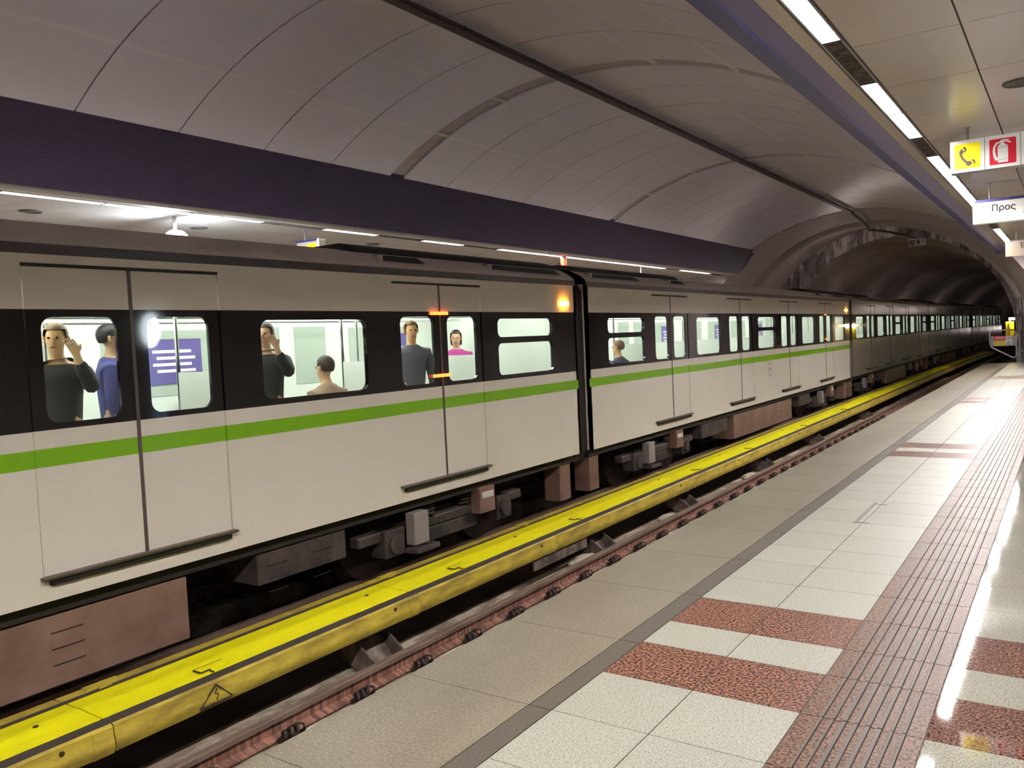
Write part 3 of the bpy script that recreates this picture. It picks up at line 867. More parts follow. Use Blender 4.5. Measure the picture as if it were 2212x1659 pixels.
def car(y, label, paint, stripe, detail, x=0.0, rz=0.0, kind='white'):
    c = thing('metro_car', (XF - HW + x, y, 0), label, 'metro car', 'cars of the metro train', rz)
    half = CL / 2
    bs, wins = side_meshes(paint, stripe)
    bs.build('body_side', c)
    for w, k in wins:
        if k == 'single': pane(rrect(w[0] - .01, w[1] + .01, 1.06, 1.80, .09), 'window_pane', c, LX - .03)
        else:
            pane(rrect(w[0] - .01, w[1] + .01, 1.545, 1.80, .07), 'window_pane', c, LX - .03)
            pane(rrect(w[0] - .01, w[1] + .01, 1.06, 1.485, .07), 'window_pane', c, LX - .03)
    for d in DOORS:
        for s in (-1, 1):
            ys_ = sorted((d + s * .014, d + s * .79)); w = sorted((d + s * .125, d + s * .685))
            lf = leaf_mesh(ys_[0], ys_[1], w, paint, stripe).build('door', c)
            pane(rrect(w[0] - .008, w[1] + .008, 1.052, 1.828, .085), 'door_pane', lf, LX - .03)
        m = MB(); m.box(LX - .03, LX - .004, d - .014, d + .014, -.03, 2.175, M_seamd); m.build('door_seal', c)
        m = MB(); m.box(LX - .05, LX + .055, d - .82, d + .82, -.040, -.018, M_sill); m.box(LX - .04, LX + .035, d - .76, d + .76, -.085, -.040, M_black); m.build('door_sill', c, bevel=.004)
        m = MB(); m.box(LX - .04, LX + .004, d - .80, d + .80, 2.178, 2.196, M_black); m.build('door_track', c)
    # roof
    m = MB(); P = roof_prof()
    m.extr(P, -half, half, M_roof, closed=True); m.build('roof', c, 40)
    m = MB(); m.extr([(HW - .006, 2.262), (HW + .012, 2.265), (HW + .014, 2.335), (HW - .006, 2.34)], -half + .01, half - .01, M_gutter); m.build('roof_gutter', c, bevel=.004)
    for s in (-1, 1):
        a, b_ = sorted((s * (half - .1), s * (half - 4.2)))
        m = MB(); m.extr([(HW - .27, 2.50), (HW - .32, 2.585), (HW - .5, 2.635), (-.85, 2.635), (-1.03, 2.585), (-1.08, 2.50)], a, b_, M_black); u = m.build('roof_unit', c, bevel=.02)
        for g0, g1 in (((half - 4.0), (half - 3.3)), ((half - 2.0), (half - .3))):
            ga, gb = sorted((s * g0, s * g1)); gr = MB()
            for q in range(5):
                f = q / 4; xx = HW - .075 - .10 * f; zz = 2.415 + .058 * f
                gr.box(xx - .004, xx + .012, ga, gb, zz + .004, zz + .018, M_black)
            gr.box(HW - .20, HW - .05, ga - .05, ga, 2.40, 2.475, M_roof); 
            gr.build('roof_grille', c)
    # ends
    for s in (-1, 1):
        ye = s * half
        m = MB()
        prof = [(HW, -.2), (HW, 2.3)] + [p for p in P if True][2:14] + [(-HW, 2.3), (-HW, -.2)]
        hole = None
        y0, y1 = sorted((ye, ye - s * .05))
        m.extr(prof, y0, y1, M_int if kind == 'x' else paint); m.build('end_wall', c)
        m = MB(); y0, y1 = sorted((ye, ye + s * .165))
        m.extr([(1.2, -.35), (1.27, -.2), (1.27, 2.2), (1.1, 2.45), (-1.1, 2.45), (-1.27, 2.2), (-1.27, -.2), (-1.2, -.35)], y0, y1, M_gap); m.build('gangway_bellows', c)
    # inside
    m = MB(); m.box(-HW + .06, HW - .06, -half + .06, half - .06, -.06, 0, M_intfloor); m.build('cabin_floor', c)
    m = MB(); m.box(-HW + .06, HW - .06, -half + .06, half - .06, 2.12, 2.16, M_int); m.build('cabin_ceiling', c)
    m = MB(); m.box(-HW, -HW + .06, -half, half, -.2, 2.30, M_int)
    for w, k in wins: m.box(-HW + .055, -HW + .068, w[0], w[1], 1.05, 1.80, M_farglass_painted_lit)
    for d in DOORS:
        for s in (-1, 1):
            w = sorted((d + s * .125, d + s * .685)); m.box(-HW + .055, -HW + .066, w[0], w[1], 1.05, 1.82, M_farglass_painted_lit)
    m.build('far_side', c)
    m = MB()
    for xx in (-.62, .62): m.box(xx - .10, xx + .10, -half + .3, half - .3, 2.095, 2.118, M_intlamp)
    m.build('cabin_lamps', c)
    m = MB(); m.box(-HW + .062, HW - .062, -half + .051, -half + .06, 0, 2.12, M_int); m.box(-HW + .062, HW - .062, half - .06, half - .051, 0, 2.12, M_int); m.build('cabin_end_wall', c)
    if detail:
        for xx in (-.55, .55):
            m = MB(); m.tube([(xx, -half + .3, 1.86), (xx, half - .3, 1.86)], .018, M_pole, 8); m.build('grab_rail', c, 60)
        for d in DOORS:
            m = MB(); m.tube([(0, d, 0), (0, d, 2.1)], .018, M_pole, 8); m.build('grab_pole', c, 60)
            for s in (-1, 1):
                m = MB(); m.box(.62, HW - .07, d + s * .86 - .012, d + s * .86 + .012, .1, 1.35, M_int); m.tube([(.62, d + s * .86, 0), (.62, d + s * .86, 2.1)], .018, M_pole, 8); m.build('seat_screen', c)
        for i, (w, k) in enumerate(wins):
            for s in (-1, 1):
                for q in (-.42, .42):
                    cy = (w[0] + w[1]) / 2 + q
                    m = MB(); x0, x1 = sorted((s * (HW - .09), s * (HW - .52)))
                    m.box(x0, x1, cy - .22, cy + .22, .38, .46, M_seat)
                    xb, xe = sorted((s * (HW - .09), s * (HW - .16))); m.box(xb, xe, cy - .22, cy + .22, .46, .98, M_seat)
                    m.box(min(x0, x1) + .1, max(x0, x1) - .1, cy - .18, cy + .18, 0, .38, M_signcase)
                    m.build('seat', c, bevel=.03)
            if i in (1, 2, 3, 4) :
                cy = (w[0] + w[1]) / 2 + .2
                m = MB(); m.box(-HW + .07, -HW + .078, cy - .36, cy + .36, 1.18, 1.70, M_poster)
                for q in range(4): m.box(-HW + .078, -HW + .082, cy - .28 + .05 * (q % 2), cy + .22 + .05 * (q % 2), 1.54 - q * .075, 1.575 - q * .075, M_posterw)
                m.build('advert_poster', c)
    # underframe
    m = MB(); m.box(-1.25, 1.25, -half + .05, half - .05, -.32, -.205, M_under); m.box(-.7, .7, -half + .1, half - .1, -.52, -.32, M_under); m.build('underframe', c)
    build_bogie(c, -half + 2.9, 0); build_bogie(c, half - 2.9, 0)
    for a, b_, z0, mm in ((-2.2, 2.28, -.86, M_box), (3.0, 4.1, -.62, M_bogie), (-4.1, -2.6, -.62, M_bogie)):
        m = MB(); m.box(.75, 1.24, a, b_, z0, -.34, mm)
        for q in range(3):
            for w_ in range(2): m.box(1.236, 1.246, a + (.3 + .5 * w_) * (b_ - a) - .22, a + (.3 + .5 * w_) * (b_ - a) + .02, -.47 - q * .12, -.462 - q * .12, M_under)
        m.build('equipment_box', c, bevel=.015)
    for s in (-1, 1):
        m = MB(); a, b_ = sorted((s * (half - .12), s * (half - .42))); m.box(.95, 1.22, a, b_, -.86, -.32, M_box); m.build('end_bracket', c, bevel=.01)
    return c

half = CL / 2
def lamp_bits(c, yl, seam, first):
    m = MB(); w_ = .085 if first else .03; m.tube([(LX + .008, yl - w_ - .03, 2.0), (LX + .012, yl - w_, 2.0), (LX + .012, yl + w_, 2.0), (LX + .008, yl + w_ + .03, 2.0)], [.012, .034, .034, .012], M_orange, 14)
    o = m.build('indicator_lamp', c, 60); o.scale = (1, 1, 1); o['label'] = 'glowing orange lamp'
    for z in (1.855, 1.14):
        m = MB(); m.box(LX - .006, LX + .012, seam - .16 if first else seam - .06, seam + .16 if first else seam + .06, z - .018, z + .018, M_red); q = m.build('door_lamp', c, bevel=.008); q['label'] = 'glowing red lamp'

c1 = car(M1, 'nearest white metro car with a green stripe, cut by the left edge', M_white, M_green, True)
lamp_bits(c1, half - .34, DOORS[3] - .02, True)
c2 = car(M1 + PITCH, 'second white metro car with a green stripe, right of the dark gangway', M_white, M_green, True)
lamp_bits(c2, half - .45, DOORS[3], False)
m = MB()
for cz, aa in ((.62, 0), (.47, PI)):
    for k in range(2):
        m.tube([(LX + .002, .15 + .10 * math.cos(a), cz + .085 * math.sin(a)) for a in [aa + k * PI + .35 + (PI - .7) * i / 10 for i in range(11)]], .010, M_plategrey, 5)
m.build('car_number', c2)
c3 = car(M1 + 2 * PITCH, 'first dull steel metro car, just inside the tunnel portal', M_steel, M_steel, False, kind='steel')
for i, lab in ((3, 'second dull steel metro car in the tunnel, with lit windows'), (4, 'last small steel metro car deep in the tunnel')):
    y = M1 + i * PITCH; sl = max(0, y - 42) / 800.0
    k = c3.copy(); COL.objects.link(k); k.location = (XF - HW + xoff(y), y, 0); k.rotation_euler = (0, 0, -math.atan(sl)); k['label'] = lab
    for ch in list(c3.children):
        q = ch.copy(); COL.objects.link(q); q.parent = k
        for g_ in list(ch.children):
            d = g_.copy(); COL.objects.link(d); d.parent = q

# ------------------------------------------------------------------ passengers
def skin_mesh(chains, mat_, name, parent, sub=1):
    """chains: list of [(x, y, z, r), ...]; a chain may start at an existing point"""
    vs = []; rad = []; ed = []; idx = {}
    for ch in chains:
        prev = None
        for x, y, z, r in ch:
            k = (round(x, 4), round(y, 4), round(z, 4))
            if k not in idx:
                idx[k] = len(vs); vs.append((x, y, z)); rad.append(r)
            i = idx[k]
            if prev is not None: ed.append((prev, i))
            prev = i
    me = bpy.data.meshes.new('tmp'); me.from_pydata(vs, ed, [])
    ob = bpy.data.objects.new('tmp', me); COL.objects.link(ob)
    md = ob.modifiers.new('s', 'SKIN'); md.use_smooth_shade = True
    for i, sv in enumerate(me.skin_vertices[0].data):
        r = rad[i]; sv.radius = r if isinstance(r, tuple) else (r, r); sv.use_root = (i == 0)
    sd = ob.modifiers.new('d', 'SUBSURF'); sd.levels = sub; sd.render_levels = sub
    dg = bpy.context.evaluated_depsgraph_get()
    out = bpy.data.meshes.new_from_object(ob.evaluated_get(dg))
    bpy.data.objects.remove(ob); bpy.data.meshes.remove(me)
    out.name = name; out.materials.clear(); out.materials.append(mat_)
    o = bpy.data.objects.new(name, out); COL.objects.link(o); o.parent = parent
    return o

def person(x, y, rz, label, jacket, trousers, hair, skin, seated=False, h=1.0, arm='down', hairlong=False):
    p = thing('person', (x, y, 0), label, 'person', None, rz)
    jm = mat('cloth_%d_%d_%d' % jacket, srgb(*jacket), .8); tm_ = mat('cloth_%d_%d_%d' % trousers, srgb(*trousers), .8)
    hm = mat('hair_%d_%d_%d' % hair, srgb(*hair), .6); sk = mat('skin_%d_%d_%d' % skin, srgb(*skin), .5)
    dz = -.37 if seated else 0.0          # facing -y
    S = lambda ch: [(a * h, b_ * h, max(c, 0.02) * h, (tuple(q * h for q in r) if isinstance(r, tuple) else r * h)) for a, b_, c, r in ch]
    torso = [(0, 0, .95 + dz, (.15, .105)), (0, 0, 1.12 + dz, (.145, .10)), (0, .005, 1.30 + dz, (.17, .115)), (0, .01, 1.42 + dz, (.16, .10)), (0, .005, 1.50 + dz, .062), (0, -.01, 1.56 + dz, .055)]
    head = [(0, -.01, 1.56 + dz, .055), (0, -.035, 1.60 + dz, (.062, .07)), (0, -.022, 1.66 + dz, (.078, .092)), (0, -.012, 1.72 + dz, (.078, .095)), (0, -.008, 1.765 + dz, (.055, .07))]
    chains = [torso, head]; sleeves = []; legs = []
    for s in (1, -1):
        sh_ = (s * .19, .01, 1.41 + dz, .062)
        if arm == 'down' or (arm == 'up' and s < 0):
            if seated: pts = [sh_, (s * .23, -.02, 1.13 + dz, .048), (s * .17, -.24, 1.03 + dz, .036), (s * .16, -.27, 1.03 + dz, .03)]
            else: pts = [sh_, (s * .25, .02, 1.12, .048), (s * .25, -.06, .87, .034), (s * .25, -.07, .84, .028)]
        else: pts = [sh_, (s * .27, -.16, 1.27, .048), (s * .20, -.30, 1.50, .035), (s * .20, -.31, 1.53, .028)]
        sleeves.append(pts)
        w = Vector(pts[-1][:3]); d = (w - Vector(pts[-2][:3])).normalized(); d2 = (w - Vector(pts[1][:3])).normalized()
        side = d2.cross(Vector((0, 0, 1)) if abs(d2.z) < .8 else Vector((0, 1, 0))).normalized()
        palm = w + d2 * .075
        chains.append([(0, .01, 1.42 + dz, (.16, .10))] + pts + [(w + d2 * .03)[:] + (.030,), palm[:] + (.034,)])
        for f, ln in zip((-1.5, -.5, .5, 1.5), (.062, .075, .078, .066)):
            b0_ = palm + side * f * .019; curl = Vector((0, -.3, -.2))
            chains.append([palm[:] + (.034,), (b0_ + d2 * .03)[:] + (.0095,), (b0_ + d2 * (.03 + ln * .5) + curl * .02)[:] + (.0085,), (b0_ + d2 * (.03 + ln) + curl * .08)[:] + (.0075,)])
        tb_ = w + d2 * .035
        chains.append([palm[:] + (.034,), (tb_ - side * .045 + d2 * .02)[:] + (.0105,), (tb_ - side * .055 + d2 * .06)[:] + (.009,)])
        hip = (s * .09, 0, .90 + dz, .088)
        if seated: lg = [hip, (s * .12, -.42, .50, .062), (s * .12, -.44, .28, .05), (s * .12, -.42, .09, .038)]
        else: lg = [hip, (s * .11, -.02, .50, .062), (s * .11, .0, .30, .055), (s * .11, .015, .09, .038)]
        legs.append(lg); ft = lg[-1]
        chains.append([torso[0]] + lg + [(ft[0], ft[1] - .10, .04, .036), (ft[0], ft[1] - .17, .03, .028)])
    body = skin_mesh([S(c_) for c_ in chains], sk, 'body', p, 1)
    # clothes a little outside the body
    gr = lambda ch, e: [(a, b_, c, (tuple(q + e for q in r) if isinstance(r, tuple) else r + e)) for a, b_, c, r in ch]
    jk = [gr(torso[:3], .022) + [(0, .01, 1.42 + dz, (.188, .128)), (0, .008, 1.478 + dz, (.13, .10)), (0, .0, 1.53 + dz, .076)]] + [[(0, .01, 1.42 + dz, (.188, .128))] + gr(pt[:-1], .016) for pt in sleeves]
    jk[0][0] = (0, 0, .86 + dz, (.165, .12)) if not seated else (0, 0, .93 + dz, (.165, .12))
    skin_mesh([S(c_) for c_ in jk], jm, 'jacket', p, 1)
    skin_mesh([S(c_) for c_ in [[(0, 0, .98 + dz, (.155, .115)), (0, 0, .93 + dz, (.155, .115))]] + [[(0, 0, .93 + dz, (.155, .115))] + gr(l, .012) for l in legs]], tm_, 'trousers', p, 1)
    # hair, eyes, nose, mouth, ears
    m = MB(); C0 = Vector((0, -.008, 1.70 + dz)) * h
    bm = bmesh.new(); bmesh.ops.create_uvsphere(bm, u_segments=32, v_segments=24, radius=1)
    kill = []
    for fc in bm.faces:
        c = fc.calc_center_median()
        if (c.y < -.30 and c.z < .38) or (c.y < .25 and c.z < -.12 and not hairlong) or (c.y < .1 and c.z < -.12) or c.z < -.62: kill.append(fc)
    bmesh.ops.delete(bm, geom=kill, context='FACES')
    for v in bm.verts:
        c = v.co.copy(); low = max(0, -c.z)
        v.co = (Vector((c.x * (.089 + .02 * low * hairlong), c.y * .103 + .010, c.z * .098 + .014 - low * (.14 if hairlong else .02)))) * h + C0
    me = bpy.data.meshes.new('hair'); bm.to_mesh(me); bm.free(); me.polygons.foreach_set('use_smooth', [True] * len(me.polygons)); me.materials.append(hm)
    o = bpy.data.objects.new('hair', me); COL.objects.link(o); o.parent = p
    f = MB(); ey = mat('eye_dark', srgb(30, 22, 20), .3)
    for s in (1, -1):
        f.tube([(s * .031 * h, -.110 * h, (1.685 + dz) * h), (s * .031 * h, -.095 * h, (1.685 + dz) * h)], .009 * h, ey, 10)
    f.tube([(0, -.105 * h, (1.685 + dz) * h), (0, -.113 * h, (1.655 + dz) * h), (0, -.100 * h, (1.642 + dz) * h)], [.008 * h, .013 * h, .012 * h], sk, 8)
    f.tube([(-.022 * h, -.102 * h, (1.612 + dz) * h), (0, -.108 * h, (1.613 + dz) * h), (.022 * h, -.102 * h, (1.612 + dz) * h)], .006 * h, mat('lip', srgb(150, 84, 76), .5), 8)
    for s in (1, -1): f.tube([(s * .078 * h, .0, (1.70 + dz) * h), (s * .09 * h, .006, (1.685 + dz) * h), (s * .08 * h, .0, (1.655 + dz) * h)], .012 * h, sk, 8)
    f.build('face', p, 60)
    return p
PR = PI / 2
person(-6.62, 3.38, .9, 'passenger in a dark jacket behind the leftmost train door window', (34, 32, 34), (40, 38, 42), (120, 96, 60), (214, 170, 126), arm='up')
person(-6.98, 4.02, 2.7, 'passenger in a blue jacket standing in the middle of the leftmost train doorway', (62, 62, 120), (40, 40, 46), (24, 20, 22), (190, 150, 120))
person(-6.72, 5.50, .6, 'passenger in black at the left end of the first wide train window', (22, 20, 24), (30, 28, 30), (30, 24, 22), (205, 160, 128), arm='up')
person(-6.60, 7.58, 1.0, 'passenger in a grey coat with brown hair behind the door with red lamps', (78, 76, 90), (40, 40, 48), (96, 66, 44), (205, 150, 112))
person(-7.3, 9.35, 0.6, 'passenger in a magenta top seen through the right leaf of the door with red lamps', (170, 50, 130), (40, 36, 50), (40, 30, 28), (205, 160, 130), h=.94, hairlong=True)
person(XF - .36, 5.98, -PR, 'seated passenger in beige low in the first wide train window', (170, 140, 120), (60, 56, 60), (60, 44, 36), (222, 176, 140), seated=True)
person(XF - .36, 12.66, -PR, 'seated passenger with a tan face in the first window of the second car', (60, 56, 80), (40, 40, 50), (120, 90, 64), (220, 170, 130), seated=True)

# ------------------------------------------------------------------ signs over the near platform
def hang_rod(parent, x, z0, z1):
    m = MB(); m.tube([(x, .0, z0), (x, .0, z1)], .011, M_signcase, 10); m.tube([(x, 0, z1 - .006), (x, 0, z1)], .03, M_signcase, 12); m.build('hanger_rod', parent, 60)
# pictogram sign
ys1 = 10.2; s1 = thing('pictogram_sign', (-1.085, ys1, 3.085), 'lit hanging sign with a yellow telephone and a red fire extinguisher pictogram', 'sign')
m = MB(); m.box(0, 1.0, .004, .16, 0, .342, M_signcase); m.build('sign_case', s1, bevel=.004)
for i in range(3):
    m = MB(); m.box(.003 + i * .326, .322 + i * .326, -.006, .006, .003, .339, M_signlit); m.build('sign_panel', s1)
vs, fs = flat([rrect(.042, .286, .036, .30, .012)], .004); m = MB(); m.add(facing_cam(vs, 0, -.0085, 0), fs, M_yellow); m.build('yellow_square', s1)
def strokes(pts, w0, w1=None):
    """a fat polyline as a 2-D outline"""
    L_, R_ = [], []
    for i, p in enumerate(pts):
        a = Vector(pts[max(i - 1, 0)]); b_ = Vector(pts[min(i + 1, len(pts) - 1)]); d = (b_ - a).normalized(); nrm = Vector((-d.y, d.x)); w = w0 if w1 is None else w0 + (w1 - w0) * i / (len(pts) - 1)
        L_.append(tuple(Vector(p) + nrm * w)); R_.append(tuple(Vector(p) - nrm * w))
    return L_ + R_[::-1]
m = MB()
U = lambda u, v: (.042 + u * .244, .036 + v * .264)
grip = strokes([U(.255, .72), U(.25, .58), U(.32, .42), U(.43, .29), U(.58, .18)], .0125)
ear = [U(.185, .70), U(.29, .82), U(.38, .71), U(.32, .59), U(.21, .60)]
mouth = [U(.46, .27), U(.62, .30), U(.70, .18), U(.55, .08), U(.44, .17)]
cap_a = [U(.33, .84), U(.38, .89), U(.45, .85), U(.475, .75), U(.43, .66), U(.375, .65), U(.405, .76)]
cap_b = [U(.635, .33), U(.73, .345), U(.80, .28), U(.80, .19), U(.745, .14), U(.735, .22), U(.70, .285)]
for q, lp in enumerate((grip, ear, mouth, cap_a, cap_b)):
    vs, fs = flat([lp], .003); m.add(facing_cam(vs, 0, -.0115 - .0002 * q, 0), fs, M_pict)
m.build('telephone_pictogram', s1)
vs, fs = flat([rrect(.37, .612, .036, .30, .012)], .004); m = MB(); m.add(facing_cam(vs, 0, -.0085, 0), fs, M_signred); m.build('red_square', s1)
m = MB(); V = lambda u, v: (.37 + u * .242, .036 + v * .264)
bottle = [V(.33, .06), V(.68, .06), V(.70, .10), V(.70, .68), V(.64, .75), V(.55, .80), V(.55, .88), V(.43, .88), V(.43, .80), V(.34, .74), V(.31, .68), V(.31, .10)]
hose = strokes([V(.45, .86), V(.28, .84), V(.19, .70), V(.17, .52), V(.20, .34), V(.28, .16)], .008, .014)
for lp in (bottle, hose, strokes([V(.42, .90), V(.56, .93), V(.74, .92)], .008, .004), strokes([V(.55, .88), V(.70, .86), V(.80, .80)], .005, .008)):
    vs, fs = flat([lp], .003); m.add(facing_cam(vs, 0, -.0115, 0), fs, M_signlit)
m.build('extinguisher_pictogram', s1)
m = MB()
for z in (.18, .66): m.box(V(.32, z)[0], V(.69, z)[0], -.0145, -.013, V(0, z)[1] - .0015, V(0, z)[1] + .0015, M_signcase)
m.build('extinguisher_lines', s1)
hang_rod(s1, .17, .342, ZC - 3.085); hang_rod(s1, .8, .342, ZC - 3.085)
# direction sign
ys2 = 14.5; s2 = thing('direction_sign', (-1.25, ys2, 2.955), 'lit white hanging sign with a blue top edge and Greek lettering', 'sign')
m = MB(); m.box(0, 2.2, .004, .18, 0, .35, M_signlit); m.build('sign_panel', s2, bevel=.003)
m = MB(); m.box(.03, 2.2, -.004, .17, .313, .352, M_signblue); m.build('blue_edge', s2)
m = MB(); vs, fs = text_mesh('Προς', .128, .004, .0022); m.add(facing_cam(vs, .245, 0, .168), fs, M_letter); vs, fs = text_mesh('Α', .128, .004, .005); m.add(facing_cam(vs, .71, 0, .168), fs, M_letter); m.build('lettering', s2)
m = MB(); vs, fs = text_mesh('To', .10, .004, .0012); m.add(facing_cam(vs, .655, 0, .05), fs, M_letter); m.build('lettering', s2)
hang_rod(s2, .225, .35, ZC - 2.955); hang_rod(s2, 1.9, .35, ZC - 2.955)
# exit sign
ys3 = 22.3; s3 = thing('exit_sign', (-1.275, ys3, 2.92), 'small cream hanging exit sign at the right edge, farther than the lit signs', 'sign')
m = MB(); m.box(0, 1.8, .004, .16, 0, .355, M_signdim); m.build('sign_panel', s3, bevel=.003)
m = MB(); m.box(.02, 1.8, -.004, .15, .335, .358, M_signcase); m.build('top_edge', s3)
m = MB(); vs, fs = text_mesh('Έξ', .165, .004, .002); m.add(facing_cam(vs, .27, 0, .18), fs, M_pict); m.build('lettering', s3)
hang_rod(s3, .22, .355, ZC - 2.92); hang_rod(s3, 1.5, .355, ZC - 2.92)

# clock over the near platform (its image shows in the train side) and its twin beyond the train
def clock(x, y, z, label, post, face=None):
    t = thing('platform_clock', (x, y, z), label, 'clock')
    m = MB(); m.tube([(0, -.055, 0), (0, .055, 0)], .30, M_signcase, 40); m.build('clock_case', t, 40)
    for s in (-1, 1):
        m = MB(); m.tube([(0, s * .056, 0), (0, s * .066, 0)], .285, face or M_clockface, 40); fc = m.build('clock_face', t, 40)
        m = MB()
        for k in range(12):
            a = 2 * PI * k / 12; r0 = .20 if k % 3 == 0 else .225
            m.tube([(r0 * math.sin(a), s * .069, r0 * math.cos(a)), (.255 * math.sin(a), s * .069, .255 * math.cos(a))], .006, M_clocktick, 6)
        for a, l, w in ((-.25, .15, .010), (-1.25, .22, .007)):
            m.tube([(-.04 * math.sin(a), s * .072, -.04 * math.cos(a)), (l * math.sin(a), s * .072, l * math.cos(a))], w, M_clocktick, 6)
        m.build('clock_hands', t)
    m = MB()
    if post: m.tube([(0, 0, -.30), (0, 0, -z)], .10, M_bluepost, 20)
    m.tube([(0, 0, .30), (0, 0, ZC - z)], .03, M_signcase, 10); m.build('clock_post', t, 40)
clock(.44, 8.0, 1.94, 'round lit clock on a pale blue post, mirrored in the nearest car', True)
clock(-10.9, 7.40, 3.05, 'bright bluish lit clock over the far platform, just above the train roof', False, mat('clock_face_bright', (.9, .95, 1, 1), .4, emit=(.72, .86, 1, 1), estr=55))

# hanging sign, red light and hanger over the far platform
t = thing('platform_sign', (-10.95, 9.75, 3.09), 'small hanging sign with a blue top edge over the far platform, above the train roof', 'sign')
m = MB(); m.box(0, .55, .003, .14, -.02, .235, M_signdim); m.build('sign_panel', t)
m = MB(); m.box(0, .50, -.003, .14, .235, .268, M_signblue); m.build('blue_edge', t)
m = MB(); m.box(.50, .55, -.006, .14, -.02, .27, M_signlit); m.build('lit_edge', t)
m = MB(); m.box(.26, .47, -.002, .003, .0, .20, M_yellow); m.build('yellow_square', t)
hang_rod(t, .2, .268, ZC - 3.09)
t = thing('red_light', (-10.5, 17.95, 3.28), 'red glowing light over the far platform above the gap between two cars', 'light')
m = MB(); m.tube([(0, 0, 0), (0, 0, .20)], .075, mat('red_glow', (1, .05, .02, 1), .4, emit=(1, .035, .012, 1), estr=5), 16); m.build('red_lens', t, 50)
m = MB(); m.tube([(0, 0, .2), (0, 0, ZC - 3.28)], .08, M_signcase, 16); m.build('light_base', t, 50)
t = thing('sign_hanger', (-10.3, 22.0, 3.30), 'thin white hanger rod above the train roof over the far platform', 'hanger')
m = MB(); m.tube([(0, 0, -.35), (0, 0, ZC - 3.30)], [.03, .012], M_signlit, 10); m.build('hanger_rod', t, 50)
m = MB(); m.box(-.3, .3, -.05, .05, -.7, -.35, M_signcase); m.build('sign_case', t)

# distance plate in the tunnel
t = thing('distance_plate', (-5.78, 38.9, 4.74), 'pair of pale plates reading 00 and 9 in the tunnel mouth', 'plate')
pm_ = mat('plate_reflective', srgb(240, 228, 228), .6)
for x0, x1, tx, szs in ((0, .30, '00', .30), (.32, .68, '9', .30)):
    m = MB(); m.box(x0, x1, 0, .02, 0, .31, pm_); pn = m.build('plate_panel', t)
    m = MB(); vs, fs = text_mesh(tx, .33, .006, .006); m.add([(x * .74, y, z) for x, y, z in facing_cam(vs, 0, -.004, 0)], [], M_black)
    m = MB(); vs = [(u * .72, v, w) for u, v, w in vs]; m.add(facing_cam(vs, x0 + .02, -.004, .035), fs, M_black)
    if tx == '9':
        vs, fs = text_mesh('3', .20, .006, .004); m.add(facing_cam([(u * .8, v, w) for u, v, w in vs], x0 + .21, -.004, .14), fs, M_black)
    m.build('digits', pn)
m = MB(); m.box(.3, .34, .02, .04, .1, .48, M_bracket); m.build('plate_hanger', t)

# gate at the end of the platform
t = thing('end_gate', (-2.43, 33.6, 0), 'tubular steel gate with red, yellow and white warning plates at the platform end', 'gate')
m = MB(); pts = [(.02, 0, .16 + .42), (0, 0, .65), (0, 0, .98), (.03, 0, 1.06), (.10, 0, 1.10), (.68, 0, 1.10), (.76, 0, 1.06), (.79, 0, .98), (.80, 0, .24), (.77, 0, .16), (.70, 0, .13)]
m.tube([(x, y, z) for x, y, z in pts] + [(.06, 0, .50)], .024, M_tube, 10, closed=True); m.build('gate_frame', t, 60)
m = MB(); m.box(.03, .77, .0, .012, .55, .90, M_plategrey); pnl = m.build('warning_panel', t)
m = MB(); m.box(.12, .47, -.008, 0, .73, .90, M_platered); m.box(.16, .44, -.012, -.008, .815, .875, M_platepink); m.box(.15, .45, -.012, -.008, .755, .775, M_platepink); m.build('red_plate', pnl)
m = MB(); m.box(.12, .47, -.008, 0, .56, .725, M_plateyel); m.box(.16, .43, -.012, -.008, .66, .668, M_plateyel2); m.box(.16, .43, -.012, -.008, .61, .618, M_plateyel2); m.build('yellow_plate', pnl)
m = MB(); m.box(.475, .66, -.008, 0, .56, .90, M_platewhite); m.build('white_plate', pnl)
m = MB(); m.tube([(.565 + .062 * math.cos(2 * PI * k / 24), -.012, .825 + .062 * math.sin(2 * PI * k / 24)) for k in range(24)], .006, M_letter, 6, closed=True)
m.tube([(.565, -.012, .855), (.565, -.012, .852)], .011, M_letter, 10)
for p, q in (((.568, .845), (.562, .815)), ((.562, .815), (.582, .785)), ((.562, .815), (.545, .788)), ((.567, .838), (.590, .822)), ((.567, .838), (.545, .824))): m.tube([(p[0], -.012, p[1]), (q[0], -.012, q[1])], .006, M_letter, 6)
A, B, C_ = (.495, -.012, .585), (.635, -.012, .585), (.565, -.012, .705)
for p, q in ((A, B), (B, C_), (C_, A)): m.tube([p, q], .008, M_letter, 6)
m.tube([(.572, -.012, .668), (.555, -.012, .638), (.573, -.012, .634), (.560, -.012, .603)], .006, M_letter, 6)
m.build('warning_symbols', pnl)
t = thing('end_post', (-1.53, 33.6, 0), 'upright steel post with rails beside the gate at the right edge', 'post')
m = MB(); m.tube([(0, 0, -.4), (0, 0, 1.12)], .024, M_tube, 10); m.build('post', t, 60)
for z in (.35, .92):
    m = MB(); m.tube([(0, 0, z), (.55, .0, z)], .02, M_tube, 10); m.build('cross_rail', t, 60)
m = MB(); m.box(-.08, -.03, -.02, .02, .9, .95, M_tube); m.build('hinge', t)
fm2 = MB(); fm2.box(EDGE, -1.0, YE, 36.5, -1.5, -.42, M_dark); struct(fm2.build('floor_walkway'))
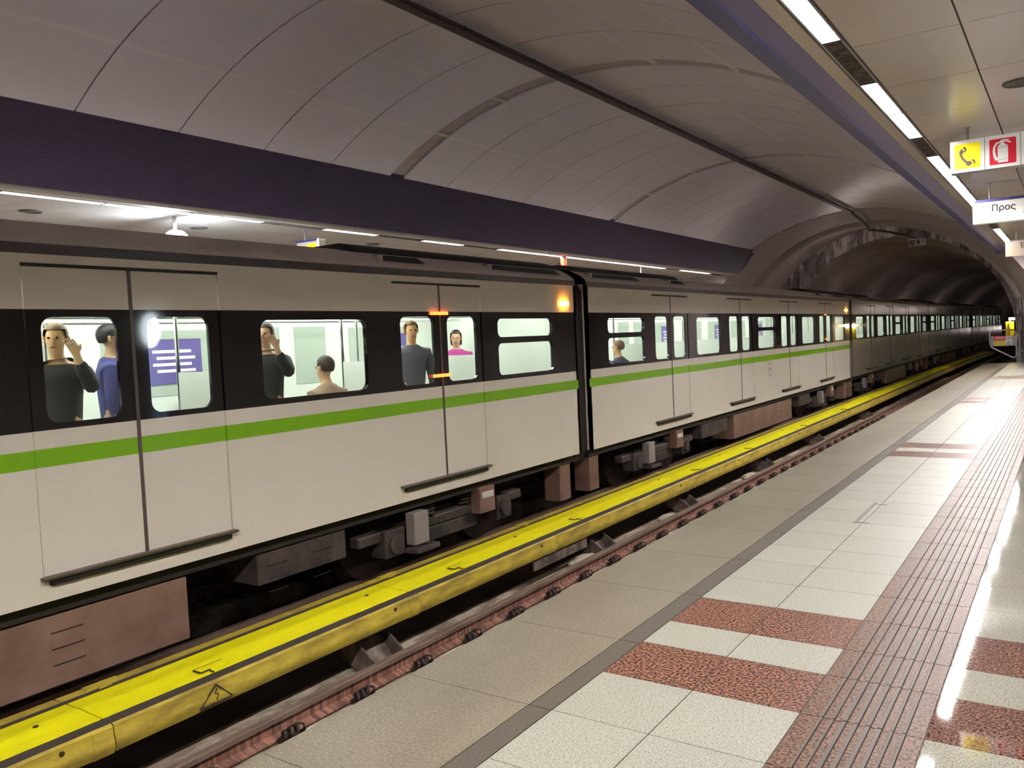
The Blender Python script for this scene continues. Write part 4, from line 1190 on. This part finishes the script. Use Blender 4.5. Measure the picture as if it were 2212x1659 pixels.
m = MB(); m.extr([(-2.02, -.415), (-1.90, -.415), (-1.90, -.40), (-2.02, -.40)], 33.75, 35.2, mat('white_mark', srgb(240, 230, 215), .5)); tag(m.build('floor_mark'), 'thin white mark on the dark walkway below the gate', 'floor mark')
# lit yellow cabinet on the tunnel wall
t = thing('tunnel_cabinet', (-2.50, 46, .55), 'yellow cabinet under a bright lamp on the tunnel wall behind the gate', 'cabinet')
m = MB(); m.box(-.17, .17, 0, .22, 0, .80, M_cabyellow); m.build('cabinet_body', t, bevel=.01)
m = MB(); m.tube([(-.02, -.01, .05), (.0, -.02, .4), (-.04, -.01, .75)], .014, M_cable, 6); m.build('conduit', t, 60)
m = MB(); m.box(-.02, .30, -.10, .04, .88, .98, M_tunlamp); m.build('lamp_diffuser', t, bevel=.01)
m = MB(); m.box(-.04, .34, -.11, .22, .98, 1.01, M_bracket); m.box(-.02, .03, .05, .2, .78, .99, M_bracket); m.build('lamp_bracket', t)
# dark loudspeaker and cables on the right portal pier
t = thing('horn_speaker', (-1.38, 31.0, 1.75), 'dark fixture with cables on the portal pier at the right edge', 'loudspeaker')
m = MB(); m.box(-.14, .12, -.1, .1, .35, .42, M_cable); m.tube([(-.08, 0, .36), (-.1, -.02, .1), (-.06, -.05, -.15)], [.03, .05, .09], M_cable, 12); m.build('horn', t, 40)
m = MB(); m.tube([(.02, 0, .4), (.06, .02, -.2), (.05, .02, -.6)], .02, M_cable, 8); m.build('cable', t, 40)

# added fill lights without fittings, brightening the tunnel and the chamber behind the portal
def tunnel_fill(x, y, z, w):
    l = bpy.data.lights.new('tunnel_fill', 'POINT'); l.energy = w; l.color = (1, .84, .80); l.shadow_soft_size = .25
    o = bpy.data.objects.new('tunnel_fill', l); COL.objects.link(o); o.location = (x, y, z)
tunnel_fill(-7.6, 35.2, 3.1, 22)
tunnel_fill(-10.3, 35.3, 0.4, 18)
for y, w in ((43, 14), (52, 14), (62, 16), (76, 18), (92, 20)):
    tunnel_fill(-9.25 + xoff(y), y, 0.9, w)
for y, w in ((51, 5), (64, 8)):
    tunnel_fill(-2.6 + xoff(y), y, 2.4, w)
tunnel_fill(-4 + xoff(112), 112, .4, 34)
